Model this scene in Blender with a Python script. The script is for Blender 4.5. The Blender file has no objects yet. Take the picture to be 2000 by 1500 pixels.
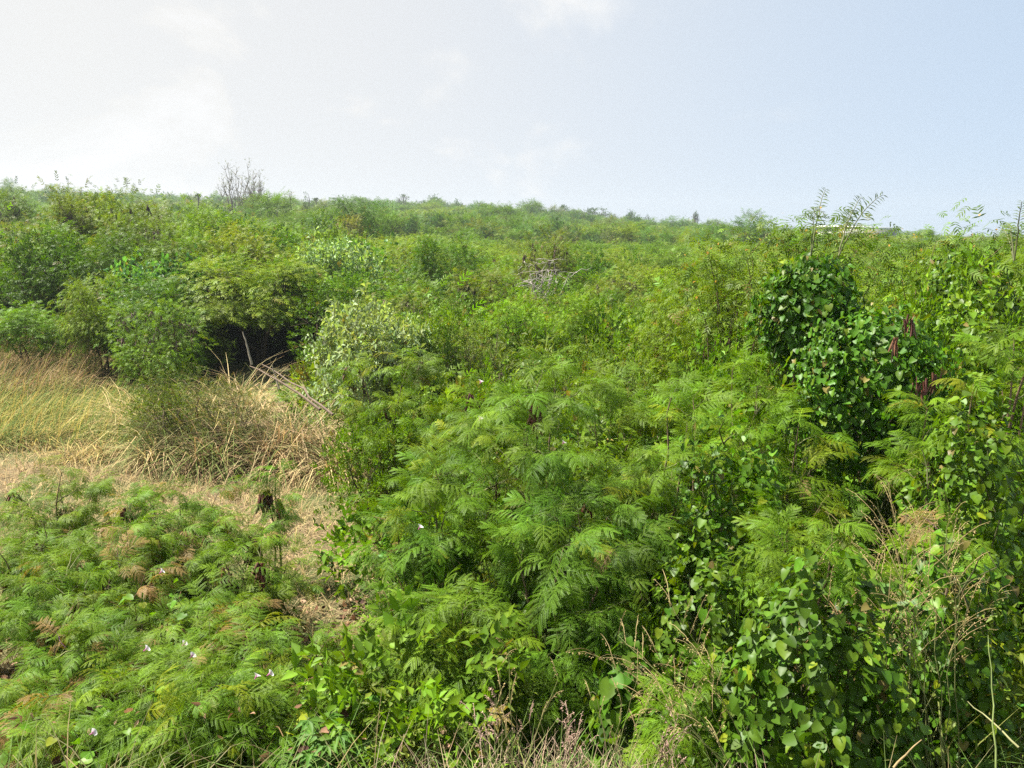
import bpy, math, random
import numpy as np
from mathutils import Vector, Matrix

# ------------------------------------------------------------------ camera, sky, sun, exposure
S = bpy.context.scene
COL = S.collection
FPX, PITCH, CAMZ = 1570.0, math.radians(10.4), 3.2
cam = bpy.data.cameras.new('camera')
cam.sensor_width = 36.0
cam.lens = FPX / 2000.0 * 36.0
cam.clip_start, cam.clip_end = 0.05, 9000.0
cam_ob = bpy.data.objects.new('camera', cam)
COL.objects.link(cam_ob)
cam_ob.location = (0, 0, CAMZ)
cam_ob.rotation_euler = (math.radians(90) - PITCH, 0, 0)
S.camera = cam_ob

SUN_EL, SUN_AZ = math.radians(59), math.radians(-72)      # azimuth from +Y (view direction), negative = left
sun_dir = Vector((math.sin(SUN_AZ) * math.cos(SUN_EL), math.cos(SUN_AZ) * math.cos(SUN_EL), math.sin(SUN_EL)))
sl = bpy.data.lights.new('sun', 'SUN')
sl.energy = 5.0
sl.angle = math.radians(0.55)
sl.color = (1.0, 0.955, 0.88)
sun_ob = bpy.data.objects.new('sun', sl)
COL.objects.link(sun_ob)
sun_ob.rotation_euler = (-sun_dir).to_track_quat('-Z', 'Y').to_euler()

W = bpy.data.worlds.new('World')
S.world = W
W.use_nodes = True
wn, wl = W.node_tree.nodes, W.node_tree.links
wn.clear()
def wnode(t, **kw):
    n = wn.new(t)
    for k, v in kw.items():
        setattr(n, k, v)
    return n
sky = wnode('ShaderNodeTexSky', sky_type='NISHITA', sun_disc=False, sun_elevation=SUN_EL, sun_rotation=SUN_AZ,
            air_density=1.0, dust_density=0.7, ozone_density=1.0)
wtc = wnode('ShaderNodeTexCoord')
lift = wnode('ShaderNodeVectorMath', operation='ADD'); lift.inputs[1].default_value = (0, 0, 0.14)   # humid air: the pale blue reaches down to the horizon
wl.new(wtc.outputs['Generated'], lift.inputs[0])
unit = wnode('ShaderNodeVectorMath', operation='NORMALIZE'); wl.new(lift.outputs[0], unit.inputs[0]); wl.new(unit.outputs[0], sky.inputs[0])
sep = wnode('ShaderNodeSeparateXYZ')
wl.new(wtc.outputs['Generated'], sep.inputs[0])
def wmath(op, a, b=None, clamp=False):
    n = wnode('ShaderNodeMath', operation=op, use_clamp=clamp)
    for i, v in enumerate((a, b)):
        if v is None:
            continue
        if isinstance(v, (int, float)):
            n.inputs[i].default_value = v
        else:
            wl.new(v, n.inputs[i])
    return n.outputs[0]
comb = wnode('ShaderNodeCombineXYZ')
wl.new(sep.outputs['X'], comb.inputs[0]); wl.new(sep.outputs['Y'], comb.inputs[1]); wl.new(wmath('MULTIPLY', sep.outputs['Z'], 1.7), comb.inputs[2])
nz = wnode('ShaderNodeTexNoise')
nz.inputs['Scale'].default_value = 4.6; nz.inputs['Detail'].default_value = 7; nz.inputs['Roughness'].default_value = 0.55
nz.inputs['Distortion'].default_value = 0.25
wl.new(comb.outputs[0], nz.inputs['Vector'])
# thin humid veil everywhere, thicker towards the sun's side of the sky, broken by soft cumulus
sundot = wnode('ShaderNodeVectorMath', operation='DOT_PRODUCT')
wl.new(wtc.outputs['Generated'], sundot.inputs[0])
sundot.inputs[1].default_value = (math.sin(math.radians(-78)), math.cos(math.radians(-78)), 0.0)
veil = wnode('ShaderNodeMapRange')
veil.inputs['From Min'].default_value = -0.4; veil.inputs['From Max'].default_value = 0.62
veil.inputs['To Min'].default_value = 0.60; veil.inputs['To Max'].default_value = 0.97
wl.new(sundot.outputs['Value'], veil.inputs['Value'])
cl = wnode('ShaderNodeMapRange', interpolation_type='SMOOTHSTEP')
cl.inputs['From Min'].default_value = 0.59; cl.inputs['From Max'].default_value = 0.76
wl.new(wmath('ADD', nz.outputs['Fac'], wmath('MULTIPLY', sundot.outputs['Value'], 0.22)), cl.inputs['Value'])
veilcol = wnode('ShaderNodeMixRGB', blend_type='MIX')
vbase = wnode('ShaderNodeMixRGB', blend_type='MIX')
vbase.inputs[1].default_value = (4.05, 4.95, 5.85, 1)
vbase.inputs[2].default_value = (5.15, 5.12, 5.0, 1)
wl.new(vbase.outputs[0], veilcol.inputs[1])
veilcol.inputs[2].default_value = (5.7, 5.7, 5.7, 1)
cside = wnode('ShaderNodeMapRange', interpolation_type='SMOOTHSTEP')
cside.inputs['From Min'].default_value = -0.55; cside.inputs['From Max'].default_value = 0.42
wl.new(sundot.outputs['Value'], cside.inputs['Value'])
wl.new(cside.outputs[0], vbase.inputs[0])
clm = wmath('MULTIPLY', cl.outputs[0], cside.outputs[0])
wl.new(clm, veilcol.inputs[0])
fac = wmath('ADD', veil.outputs[0], wmath('MULTIPLY', clm, 0.30), clamp=True)
mix = wnode('ShaderNodeMixRGB', blend_type='MIX')
wl.new(fac, mix.inputs[0]); wl.new(sky.outputs[0], mix.inputs[1]); wl.new(veilcol.outputs[0], mix.inputs[2])
bg = wnode('ShaderNodeBackground')
bg.inputs['Strength'].default_value = 0.0515
wl.new(mix.outputs[0], bg.inputs['Color'])
wout = wnode('ShaderNodeOutputWorld')
wl.new(bg.outputs[0], wout.inputs['Surface'])

S.view_settings.view_transform = 'Standard'
S.view_settings.look = 'None'
S.view_settings.gamma = 1.0
S.view_settings.use_curve_mapping = False
S.view_settings.exposure = 1.7
S.render.engine = 'CYCLES'
S.cycles.use_denoising = False
S.cycles.max_bounces = 4
S.cycles.diffuse_bounces = 2
S.cycles.glossy_bounces = 2
S.cycles.transmission_bounces = 4
S.cycles.volume_bounces = 0
S.cycles.use_light_tree = False
W.cycles.sampling_method = 'NONE'
S.cycles.use_adaptive_sampling = True
S.cycles.adaptive_threshold = 0.016
S.cycles.adaptive_min_samples = 32
S.cycles.sample_clamp_indirect = 4.0

# ------------------------------------------------------------------ small maths and mesh helpers
RNG = np.random.default_rng(7)
CP, SP = math.cos(PITCH), math.sin(PITCH)
def at(px, py, D):
    """a point of the place that lies D metres ahead of the camera, on the line of sight through a photo pixel"""
    u, v = (px - 1000.0) / FPX, (750.0 - py) / FPX
    d = np.array([u, CP + v * SP, -SP + v * CP])
    return np.array([0, 0, CAMZ]) + d * (D / d[1])
def gx(px, D):
    return at(px, 600, D)[0]
def smooth(a, b, x):
    t = np.clip((x - a) / (b - a), 0, 1)
    return t * t * (3 - 2 * t)
def ground(x, y):
    x = np.asarray(x, float); y = np.asarray(y, float)
    z = 1.65 * (1 - smooth(0.9, 5.2, y + 0.12 * np.sin(x * 1.3)))
    r = np.maximum(y, 1.0)
    u = x / r
    H = np.interp(u, [-1.5, -0.62, -0.19, 0.0, 0.13, 0.32, 0.57, 1.5], [15, 13.5, 10.8, 8.0, 4.6, 1.9, -1.0, -4])
    z = z + H * smooth(26, 330, y) - smooth(345, 900, y) * 26
    z = z + 0.07 * np.sin(x * .9 + 1) * np.sin(y * .7) * smooth(3, 7, y) + 0.5 * np.sin(x * .05 + 2) * np.sin(y * .06) * smooth(40, 90, y)
    return z
def gz(x, y):
    return float(ground(x, y))

def mesh_np(name, V, F, C, mat):
    me = bpy.data.meshes.new(name)
    V = np.asarray(V, np.float32); F = np.asarray(F, np.int32); k = F.shape[1]; m = len(F)
    me.vertices.add(len(V)); me.loops.add(m * k); me.polygons.add(m)
    me.vertices.foreach_set('co', V.ravel())
    me.polygons.foreach_set('loop_start', np.arange(m, dtype=np.int32) * k)
    me.loops.foreach_set('vertex_index', F.ravel())
    me.update(calc_edges=True)
    if C is not None:
        a = me.attributes.new('col', 'FLOAT_COLOR', 'POINT')
        c4 = np.ones((len(V), 4), np.float32); c4[:, :3] = C
        a.data.foreach_set('color', c4.ravel())
    me.materials.append(mat)
    return me
def join(parts):
    """[(V,F,C)] -> one (V,F,C); every F with four corners"""
    Vs, Fs, Cs, o = [], [], [], 0
    for V, F, C in parts:
        Vs.append(V); Fs.append(F + o); Cs.append(C); o += len(V)
    return np.concatenate(Vs), np.concatenate(Fs), np.concatenate(Cs)
def norm(a):
    return a / np.maximum(np.linalg.norm(a, axis=-1, keepdims=True), 1e-9)
def frames(d, roll=None, up=(0, 0, 1)):
    """rotation matrices whose X axis is d, Z as near as can be to up, rolled about X"""
    d = norm(np.asarray(d, float)); N = len(d)
    upv = np.broadcast_to(np.asarray(up, float), d.shape)
    y = np.cross(upv, d)
    bad = np.linalg.norm(y, axis=1) < 1e-3
    y[bad] = (0, 1, 0)
    y = norm(y); z = np.cross(d, y)
    if roll is not None:
        c, s = np.cos(roll)[:, None], np.sin(roll)[:, None]
        y, z = y * c + z * s, z * c - y * s
    return np.stack([d, y, z], axis=2)
def inst(T, pos, R, sc, col):
    """copies of a template (V,F,shade) at pos with frames R, sizes sc, colours col"""
    TV, TF, TS = T
    N, n = len(pos), len(TV)
    sc = np.asarray(sc, float)
    if sc.ndim == 1:
        sc = sc[:, None]
    L = TV[None] * sc[:, None, :] if sc.shape[1] == 3 else TV[None] * sc[:, :, None]
    V = np.einsum('nij,nkj->nki', R, L) + pos[:, None, :]
    F = TF[None] + (np.arange(N) * n)[:, None, None]
    C = col[:, None, :] * TS[None, :, None]
    return V.reshape(-1, 3), F.reshape(-1, TF.shape[1]), C.reshape(-1, 3)
def tube(P, r, sides=5, col=(.1, .08, .05)):
    P = np.asarray(P, float); k = len(P); r = np.broadcast_to(np.asarray(r, float), (k,))
    t = norm(np.gradient(P, axis=0))
    Rm = frames(t, up=(0.31, 0.9, 0.1))
    a = np.arange(sides) / sides * 2 * math.pi
    ring = np.cos(a)[None, :, None] * Rm[:, None, :, 1] + np.sin(a)[None, :, None] * Rm[:, None, :, 2]
    V = (P[:, None, :] + ring * r[:, None, None]).reshape(-1, 3)
    F = []
    for i in range(k - 1):
        for j in range(sides):
            j2 = (j + 1) % sides
            F.append((i * sides + j, i * sides + j2, (i + 1) * sides + j2, (i + 1) * sides + j))
    return V, np.array(F), np.broadcast_to(np.asarray(col, float), (len(V), 3)).copy()
def bend(p0, p1, sag=0.0, side=None, k=6, rng=RNG, wob=0.03):
    """a slightly crooked polyline from p0 to p1; sag > 0 hangs"""
    p0, p1 = np.asarray(p0, float), np.asarray(p1, float)
    t = np.linspace(0, 1, k)[:, None]
    L = np.linalg.norm(p1 - p0)
    P = p0 + (p1 - p0) * t
    P[:, 2] -= sag * L * (t[:, 0] * (1 - t[:, 0])) * 4 * .5
    w = rng.normal(0, wob * L, (k, 3)); w[0] = 0; w[-1] = 0
    return P + w

# ------------------------------------------------------------------ materials
def new_mat(name):
    m = bpy.data.materials.new(name); m.use_nodes = True
    m.node_tree.nodes.clear()
    return m, m.node_tree.nodes, m.node_tree.links
def leaf_mat(name, transl=0.38, rough=0.5, spec=0.35, vary=0.22, tint=(1.25, 1.2, 0.55), noise=0.0, back=1.0):
    m, n, l = new_mat(name)
    at_ = n.new('ShaderNodeAttribute'); at_.attribute_name = 'col'
    oi = n.new('ShaderNodeObjectInfo')
    mul = n.new('ShaderNodeMixRGB'); mul.blend_type = 'MULTIPLY'; mul.inputs[0].default_value = 1
    l.new(at_.outputs['Color'], mul.inputs[1]); l.new(oi.outputs['Color'], mul.inputs[2])
    hs = n.new('ShaderNodeHueSaturation')
    mr = n.new('ShaderNodeMapRange'); mr.inputs['To Min'].default_value = 1 - vary; mr.inputs['To Max'].default_value = 1 + vary
    l.new(oi.outputs['Random'], mr.inputs['Value']); l.new(mr.outputs[0], hs.inputs['Value'])
    wh = n.new('ShaderNodeMath'); wh.operation = 'MULTIPLY'; wh.inputs[1].default_value = 37.17
    l.new(oi.outputs['Random'], wh.inputs[0])
    fr = n.new('ShaderNodeMath'); fr.operation = 'FRACT'; l.new(wh.outputs[0], fr.inputs[0])
    mh = n.new('ShaderNodeMapRange'); mh.inputs['To Min'].default_value = 0.5 - vary * .09; mh.inputs['To Max'].default_value = 0.5 + vary * .07
    l.new(fr.outputs[0], mh.inputs['Value']); l.new(mh.outputs[0], hs.inputs['Hue'])
    l.new(mul.outputs[0], hs.inputs['Color'])
    colout = hs.outputs[0]
    if noise:
        tc = n.new('ShaderNodeTexCoord'); nt = n.new('ShaderNodeTexNoise')
        nt.inputs['Scale'].default_value = noise; nt.inputs['Detail'].default_value = 3
        l.new(tc.outputs['Object'], nt.inputs['Vector'])
        r2 = n.new('ShaderNodeMapRange'); r2.inputs['From Min'].default_value = .3; r2.inputs['From Max'].default_value = .7
        r2.inputs['To Min'].default_value = .72; r2.inputs['To Max'].default_value = 1.22
        l.new(nt.outputs['Fac'], r2.inputs['Value'])
        h2 = n.new('ShaderNodeHueSaturation'); l.new(colout, h2.inputs['Color']); l.new(r2.outputs[0], h2.inputs['Value'])
        colout = h2.outputs[0]
    p = n.new('ShaderNodeBsdfPrincipled')
    p.inputs['Roughness'].default_value = rough
    p.inputs['Specular IOR Level'].default_value = spec
    l.new(colout, p.inputs['Base Color'])
    out = n.new('ShaderNodeOutputMaterial')
    if transl > 0:
        tm = n.new('ShaderNodeMixRGB'); tm.blend_type = 'MULTIPLY'; tm.inputs[0].default_value = 1
        tm.inputs[2].default_value = (*tint, 1)
        l.new(colout, tm.inputs[1])
        tb = n.new('ShaderNodeBsdfTranslucent'); l.new(tm.outputs[0], tb.inputs['Color'])
        ms = n.new('ShaderNodeMixShader'); ms.inputs[0].default_value = transl
        l.new(p.outputs[0], ms.inputs[1]); l.new(tb.outputs[0], ms.inputs[2]); l.new(ms.outputs[0], out.inputs['Surface'])
    else:
        l.new(p.outputs[0], out.inputs['Surface'])
    return m
M_FEATHER = leaf_mat('feathery_leaf', .30, .5, .13, .12, (1.5, 1.5, .4))
M_CROWN = leaf_mat('crown_leaf', .30, .5, .13, .06, (1.5, 1.5, .4))
M_GLOSSY = leaf_mat('glossy_vine_leaf', .32, .45, .2, .16, (1.7, 1.65, .4), noise=1.6)
M_DRY = leaf_mat('dry_grass', .30, .75, .12, .1, (1.15, 1.05, .8))
M_WOOD = leaf_mat('bark', 0, .85, .15, .12, noise=22)
M_POD = leaf_mat('seed_pod_skin', .12, .55, .3, .3, (1.3, .8, .5))
M_PETAL = leaf_mat('petal', .4, .6, .2, .05, (1, 1, 1))
def ground_mat():
    m, n, l = new_mat('scrub_soil')
    tc = n.new('ShaderNodeTexCoord')
    def noise(s, d=6, r=.6):
        t = n.new('ShaderNodeTexNoise'); t.inputs['Scale'].default_value = s; t.inputs['Detail'].default_value = d
        t.inputs['Roughness'].default_value = r; l.new(tc.outputs['Object'], t.inputs['Vector']); return t.outputs['Fac']
    r1 = n.new('ShaderNodeValToRGB')
    e = r1.color_ramp.elements
    e[0].position = .32; e[0].color = (.075, .052, .032, 1)
    e[1].position = .70; e[1].color = (.27, .21, .115, 1)
    e.new(.52).color = (.155, .115, .062, 1)
    l.new(noise(26), r1.inputs[0])
    r2 = n.new('ShaderNodeValToRGB'); r2.color_ramp.elements[0].position = .42; r2.color_ramp.elements[1].position = .58
    l.new(noise(.55, 4), r2.inputs[0])
    green = n.new('ShaderNodeMixRGB'); green.inputs[2].default_value = (.055, .085, .022, 1)
    l.new(r1.outputs[0], green.inputs[1]); l.new(r2.outputs[0], green.inputs[0])
    bp = n.new('ShaderNodeBump'); bp.inputs['Strength'].default_value = .8; bp.inputs['Distance'].default_value = .05
    l.new(noise(18, 8, .7), bp.inputs['Height'])
    p = n.new('ShaderNodeBsdfPrincipled'); p.inputs['Roughness'].default_value = .95
    p.inputs['Specular IOR Level'].default_value = .1
    l.new(green.outputs[0], p.inputs['Base Color']); l.new(bp.outputs[0], p.inputs['Normal'])
    o = n.new('ShaderNodeOutputMaterial'); l.new(p.outputs[0], o.inputs['Surface'])
    return m
M_SOIL = ground_mat()
def plain_mat(name, col, rough=.8):
    m, n, l = new_mat(name)
    p = n.new('ShaderNodeBsdfPrincipled'); p.inputs['Roughness'].default_value = rough
    t = n.new('ShaderNodeTexNoise'); t.inputs['Scale'].default_value = 3; t.inputs['Detail'].default_value = 5
    r = n.new('ShaderNodeMixRGB'); r.inputs[1].default_value = (*[c * .82 for c in col], 1); r.inputs[2].default_value = (*col, 1)
    l.new(t.outputs['Fac'], r.inputs[0]); l.new(r.outputs[0], p.inputs['Base Color'])
    o = n.new('ShaderNodeOutputMaterial'); l.new(p.outputs[0], o.inputs['Surface'])
    return m

# ------------------------------------------------------------------ object helpers
def obj(name, me, parent=None, loc=None, tint=None):
    o = bpy.data.objects.new(name, me)
    COL.objects.link(o)
    if parent is not None:
        o.parent = parent
    if loc is not None:
        o.location = loc
    o.color = (*tint, 1) if tint is not None else (1, 1, 1, 1)
    return o
LABELS = {}
def tag(o, label, cat, group=None, kind=None):
    o['label'] = label; o['category'] = cat
    if group: o['group'] = group
    if kind: o['kind'] = kind
    return o
def thing(name, label, cat, loc, group=None, rz=0.0):
    o = bpy.data.objects.new(name, None)
    COL.objects.link(o)
    o.location = loc; o.rotation_euler = (0, 0, rz); o.empty_display_size = .1
    return tag(o, label, cat, group)
def copy_thing(src, loc, rz, sc, label, group, tint):
    """a thing and its parts again, sharing mesh data"""
    r = src.copy(); COL.objects.link(r)
    r.location = loc; r.rotation_euler = (0, 0, rz); r.scale = sc
    r['label'] = label
    if group: r['group'] = group
    elif 'group' in r: del r['group']
    for ch in KIDS[src.name]:
        c = ch.copy(); COL.objects.link(c); c.parent = r
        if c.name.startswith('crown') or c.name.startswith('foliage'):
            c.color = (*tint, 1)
    return r
KIDS = {}

# ------------------------------------------------------------------ leaf templates (X = along the leaf, Z = its upper side)
def frond_template(rng, L=.26, pairs=8, plen=.10, leaflets=12, droop=1.0, lod=0, hang=.5):
    V, F, Sh = [], [], []
    def quad(a, b, c, d, s):
        o = len(V); V.extend((a, b, c, d)); Sh.extend((s, s, s, s)); F.append((o, o + 1, o + 2, o + 3))
    n = 14
    ang = rng.uniform(.0, .15) - droop * np.linspace(0, 1, n) ** 1.3
    seg = L / (n - 1)
    pts = np.zeros((n, 3)); yaw = rng.normal(0, .12)
    for i in range(1, n):
        pts[i] = pts[i - 1] + seg * np.array([math.cos(ang[i]) * math.cos(yaw * i / n), math.cos(ang[i]) * math.sin(yaw * i / n), math.sin(ang[i])])
    def on(t):
        f = t * (n - 1); i = min(int(f), n - 2)
        return pts[i] + (pts[i + 1] - pts[i]) * (f - i), norm(pts[i + 1] - pts[i])
    if lod == 0:
        w = np.array([0, .0014, 0])
        for i in range(0, n - 1, 2):
            j = min(i + 2, n - 1)
            quad(pts[i] - w, pts[j] - w, pts[j] + w, pts[i] + w, 1.5)
    for k in range(pairs):
        t = .2 + .8 * (k + rng.uniform(-.1, .1) * .8) / max(pairs - 1, 1) if pairs > 1 else .6
        t = min(max(t, .12), .995)
        b, f = on(t)
        pl = plen * (.72 + .4 * math.sin(math.pi * min(1, .15 + .75 * k / max(pairs - 1, 1)))) * rng.uniform(.88, 1.1)
        a = math.radians(66 - 34 * (k / max(pairs - 1, 1)) + rng.normal(0, 5))
        for s in (-1, 1):
            side = np.array([-f[1], f[0], 0]); side = norm(side) * s
            upv = np.cross(f, np.array([-f[1], f[0], 0])); upv = norm(upv)
            d0 = f * math.cos(a) + side * math.sin(a) + upv * rng.normal(.05, .12)
            h = hang * rng.uniform(.6, 1.4)
            m = leaflets if lod == 0 else (2 if lod == 1 else 1)
            prev = b; P = [b]; Dn = []
            for i in range(m):
                d = norm(d0 + np.array([0, 0, -h * (i + .5) / m]))
                P.append(P[-1] + d * pl / m); Dn.append(d)
            sh = rng.uniform(.82, 1.18)
            if lod == 0:
                for i in range(m):
                    d = Dn[i]; p = (P[i] + P[i + 1]) * .5
                    lat = norm(np.cross(d, upv))
                    ll = .0145 * (1 - .35 * abs(i / m - .35)) * rng.uniform(.9, 1.1)
                    for q in (-1, 1):
                        ld = norm(d * .55 + lat * q * .85 - upv * .12)
                        pw = d * .0031
                        quad(p - pw, p + ld * ll * .5 - pw * 1.25, p + ld * ll, p + ld * ll * .5 + pw * 1.1, sh)
                quad(P[0], P[m // 2] + lat * .0006, P[-1], P[m // 2] - lat * .0006, 1.35)
            else:
                wd = (.0095 if lod == 1 else .014)
                for i in range(m):
                    lat = norm(np.cross(Dn[i], upv))
                    w0, w1 = (wd * .5, wd) if i == 0 else (wd, wd * .15)
                    if m == 1:
                        w0, w1 = wd * .8, wd * .5
                    quad(P[i] - lat * w0, P[i + 1] - lat * w1, P[i + 1] + lat * w1, P[i] + lat * w0, sh)
    return np.array(V), np.array(F), np.array(Sh)
def heart_template(rng, fold=.25, curl=.25, width=.5, lobe=.16):
    mid = np.array([(0, 0), (.2, 0), (.42, 0), (.62, 0), (.82, 0), (1.0, 0)])
    e = np.array([(-lobe, .50 * width), (-.02, .92 * width), (.20, 1.06 * width), (.44, .96 * width), (.70, .66 * width), (.90, .24 * width)])
    V, Sh = [], []
    w1, w2 = rng.uniform(0, 6, 2)
    fold = fold + .15
    def z(x, y):
        return fold * abs(y) * (1 - .5 * max(x, 0)) - curl * max(x, 0) ** 2 + .035 * math.sin(x * 9 + w1) * abs(y) * 2 + .02 * math.sin(x * 5 + y * 7 + w2)
    for x, y in mid: V.append((x, y, z(x, y))); Sh.append(1.14)
    for s in (1, -1):
        for x, y in e:
            y = y * s * rng.uniform(.94, 1.06); V.append((x, y, z(x, y))); Sh.append(.95)
    F = []
    for s, o in ((1, 6), (-1, 12)):
        q = [(i, i + 1, o + i + 1, o + i) for i in range(5)]
        F += q if s > 0 else [tuple(reversed(x)) for x in q]
    return np.array(V), np.array(F), np.array(Sh)
def heart_low(T):
    """the same leaf with four faces, for the leaves that lie deeper"""
    V, F, Sh = T
    k = [0, 2, 4, 5, 7, 8, 10, 13, 14, 16]
    return V[k], np.array([(0, 1, 5, 4), (1, 3, 6, 5), (0, 7, 8, 1), (1, 8, 9, 3)]), Sh[k]
def oval_template(w=.28, fold=.2, curl=.2):
    V = [(0, 0, 0), (.45, w, fold * w), (1, 0, -curl), (.5, 0, -curl * .3), (.45, -w, fold * w)]
    return np.array(V, float), np.array([(0, 3, 2, 1), (0, 4, 2, 3)]), np.array([1., .95, 1., 1.1, .95])
def sprig_template(rng, n=7, leaf=None, L=1.0, spread=.9):
    """a twig end with several leaves: cheap unit for small-leaved shrubs"""
    leaf = leaf or oval_template()
    pos, d, sc = [], [], []
    for i in range(n):
        t = (i + .5) / n
        pos.append((t * L * .8, 0, .08 * math.sin(t * 3)))
        a = i * 2.4 + rng.uniform(-.3, .3)
        d.append((.55, math.cos(a) * spread, math.sin(a) * spread * .55 + .1)); sc.append(rng.uniform(.32, .5) * L)
    pos, d, sc = np.array(pos), np.array(d), np.array(sc)
    V, F, C = inst(leaf, pos, frames(d, rng.normal(0, .4, n)), sc, rng.uniform(.85, 1.15, (n, 1)) * np.ones((n, 3)))
    return V, F, C[:, 0]
def blade_template(seg=3, arch=.9):
    V, F = [], []
    for i in range(seg + 1):
        t = i / seg
        a = arch * t
        x = math.sin(a) / max(arch, .01) if arch > .01 else 0
        x = t * math.sin(a * .7); z = t * math.cos(a * .7)
        w = .5 * (1 - t) ** .7 if i < seg else .04
        V += [(x, -w, z), (x, w, z)]
    for i in range(seg):
        F.append((2 * i, 2 * i + 1, 2 * i + 3, 2 * i + 2))
    Sh = np.linspace(.85, 1.1, seg + 1).repeat(2)
    return np.array(V), np.array(F), Sh

r0 = np.random.default_rng(11)
FROND_FINE = [frond_template(r0, L=r0.uniform(.23, .30), pairs=int(r0.integers(6, 9)), plen=r0.uniform(.085, .11),
                             droop=r0.uniform(.65, 1.5), lod=0, hang=r0.uniform(.4, 1.5)) for _ in range(12)]
FROND_MID = [frond_template(r0, L=.23, pairs=5, plen=.085, droop=r0.uniform(.5, 1.3), lod=1, hang=r0.uniform(.2, .7)) for _ in range(5)]
FROND_FAR = [frond_template(r0, L=.36, pairs=4, plen=.15, droop=r0.uniform(.3, .9), lod=2, hang=r0.uniform(.1, .5)) for _ in range(4)]
HEART = [heart_template(r0, r0.uniform(.0, .6), r0.uniform(-.1, .7), r0.uniform(.36, .52), r0.uniform(.05, .2)) for _ in range(6)]
HEART_LOW = [heart_low(T) for T in HEART]
OVAL = [oval_template(.27, .2, .2), oval_template(.2, .3, .35), oval_template(.33, .1, .1)]
SPRIG = [sprig_template(r0, 7) for _ in range(4)]
SPRIG_BROAD = [sprig_template(r0, 6, oval_template(.24, .25, .3), spread=1.1) for _ in range(3)]
SPRIG_LONG = [sprig_template(r0, 8, oval_template(.14, .2, .3)) for _ in range(3)]
BLADE = [blade_template(3, a) for a in (.5, 1.1, 1.8, 2.5)]

GREEN, LIME, DEEP, OLIVE, PALE, GREY = (.094, .170, .011), (.144, .206, .012), (.052, .110, .009), (.118, .160, .019), (.25, .32, .15), (.135, .18, .055)
BARK, BARK_PALE, PODC, STRAW, TAN = (.10, .075, .05), (.30, .26, .20), (.075, .038, .028), (.45, .36, .175), (.34, .24, .115)
def cols(rng, base, n, var=.18, warm=.0):
    c = np.array(base)[None] * rng.normal(1, var, (n, 1)).clip(.5, 1.6)
    c = c * rng.normal(1, .05, (n, 3)).clip(.8, 1.2)
    if warm > 0:
        k = rng.random(n) < warm
        c[k] = np.array((.20, .165, .045)) * rng.uniform(.6, 1.1, (k.sum(), 1))
    return c

# ------------------------------------------------------------------ plant builders
def skeleton(rng, H, R, stems=3, limbs=5, twigs=5, low=.28, flat=.55, rad=.05, lean=.25):
    """stems, limbs and twigs of a bushy tree: tubes and the twig ends that carry leaves"""
    tubes, tips = [], []
    cz, rzv = H * (low + (1 - low) * .5), H * (1 - low) * .5
    lump = rng.uniform(.55, 1.22, 24)
    lobe = [np.zeros(3), 1.0]
    def shell(a, e, f):
        p = shell0(a, e, f); k = lobe[1]
        return np.array([p[0] * .8 + lobe[0][0], p[1] * .8 + lobe[0][1], p[2] * k])
    def shell0(a, e, f):
        k = lump[int((a % 6.283) / 6.283 * 24) % 24]
        return np.array([math.cos(a) * math.cos(e) * R * f * k, math.sin(a) * math.cos(e) * R * f * k, cz + math.sin(e) * rzv * f * (.85 + .15 * k)])
    for s in range(stems):
        a0 = 6.283 * (s + rng.uniform(-.25, .25)) / stems
        lobe[0] = np.array([math.cos(a0), math.sin(a0), 0]) * R * rng.uniform(.12, .38); lobe[1] = 1.0 if s == 0 else rng.uniform(.7, 1.0)
        b = np.array([math.cos(a0), math.sin(a0), 0]) * rng.uniform(0, .09) * R
        top = shell(a0 + rng.normal(0, .3), rng.uniform(.1, 1.1), rng.uniform(.35, .6))
        P = bend(b, top, 0, k=7, rng=rng, wob=.025)
        tubes.append(tube(P, np.linspace(rad, rad * .4, 7), 6, np.array(BARK) * rng.uniform(.8, 1.4)))
        for j in range(limbs):
            t = rng.uniform(.3, 1.0); f = t * 6; i = min(int(f), 5)
            p = P[i] + (P[i + 1] - P[i]) * (f - i)
            a = a0 + rng.normal(0, 1.0); e = rng.uniform(-.45, 1.25)
            q = shell(a, e, rng.uniform(.6, .82))
            Q = bend(p, q, -.1, k=5, rng=rng, wob=.04)
            tubes.append(tube(Q, np.linspace(rad * .38, rad * .14, 5), 4, np.array(BARK) * rng.uniform(.8, 1.4)))
            for w in range(twigs):
                t2 = rng.uniform(.35, 1.0); f2 = t2 * 4; i2 = min(int(f2), 3)
                p2 = Q[i2] + (Q[i2 + 1] - Q[i2]) * (f2 - i2)
                q2 = shell(a + rng.normal(0, .45), np.clip(e + rng.normal(0, .4), -.7, 1.25), rng.uniform(.78, 1.0))
                q2 = p2 + (q2 - p2) * min(1, .55 * R / max(np.linalg.norm(q2 - p2), 1e-3))
                T_ = bend(p2, q2, -.05, k=4, rng=rng, wob=.03)
                tubes.append(tube(T_, np.linspace(rad * .13, rad * .05, 4), 3, np.array(BARK) * rng.uniform(.9, 1.6)))
                tips.append((T_[-1], norm(T_[-1] - T_[1]))); tips.append((T_[2], norm(T_[2] - T_[0])))
    return join(tubes), tips
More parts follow.
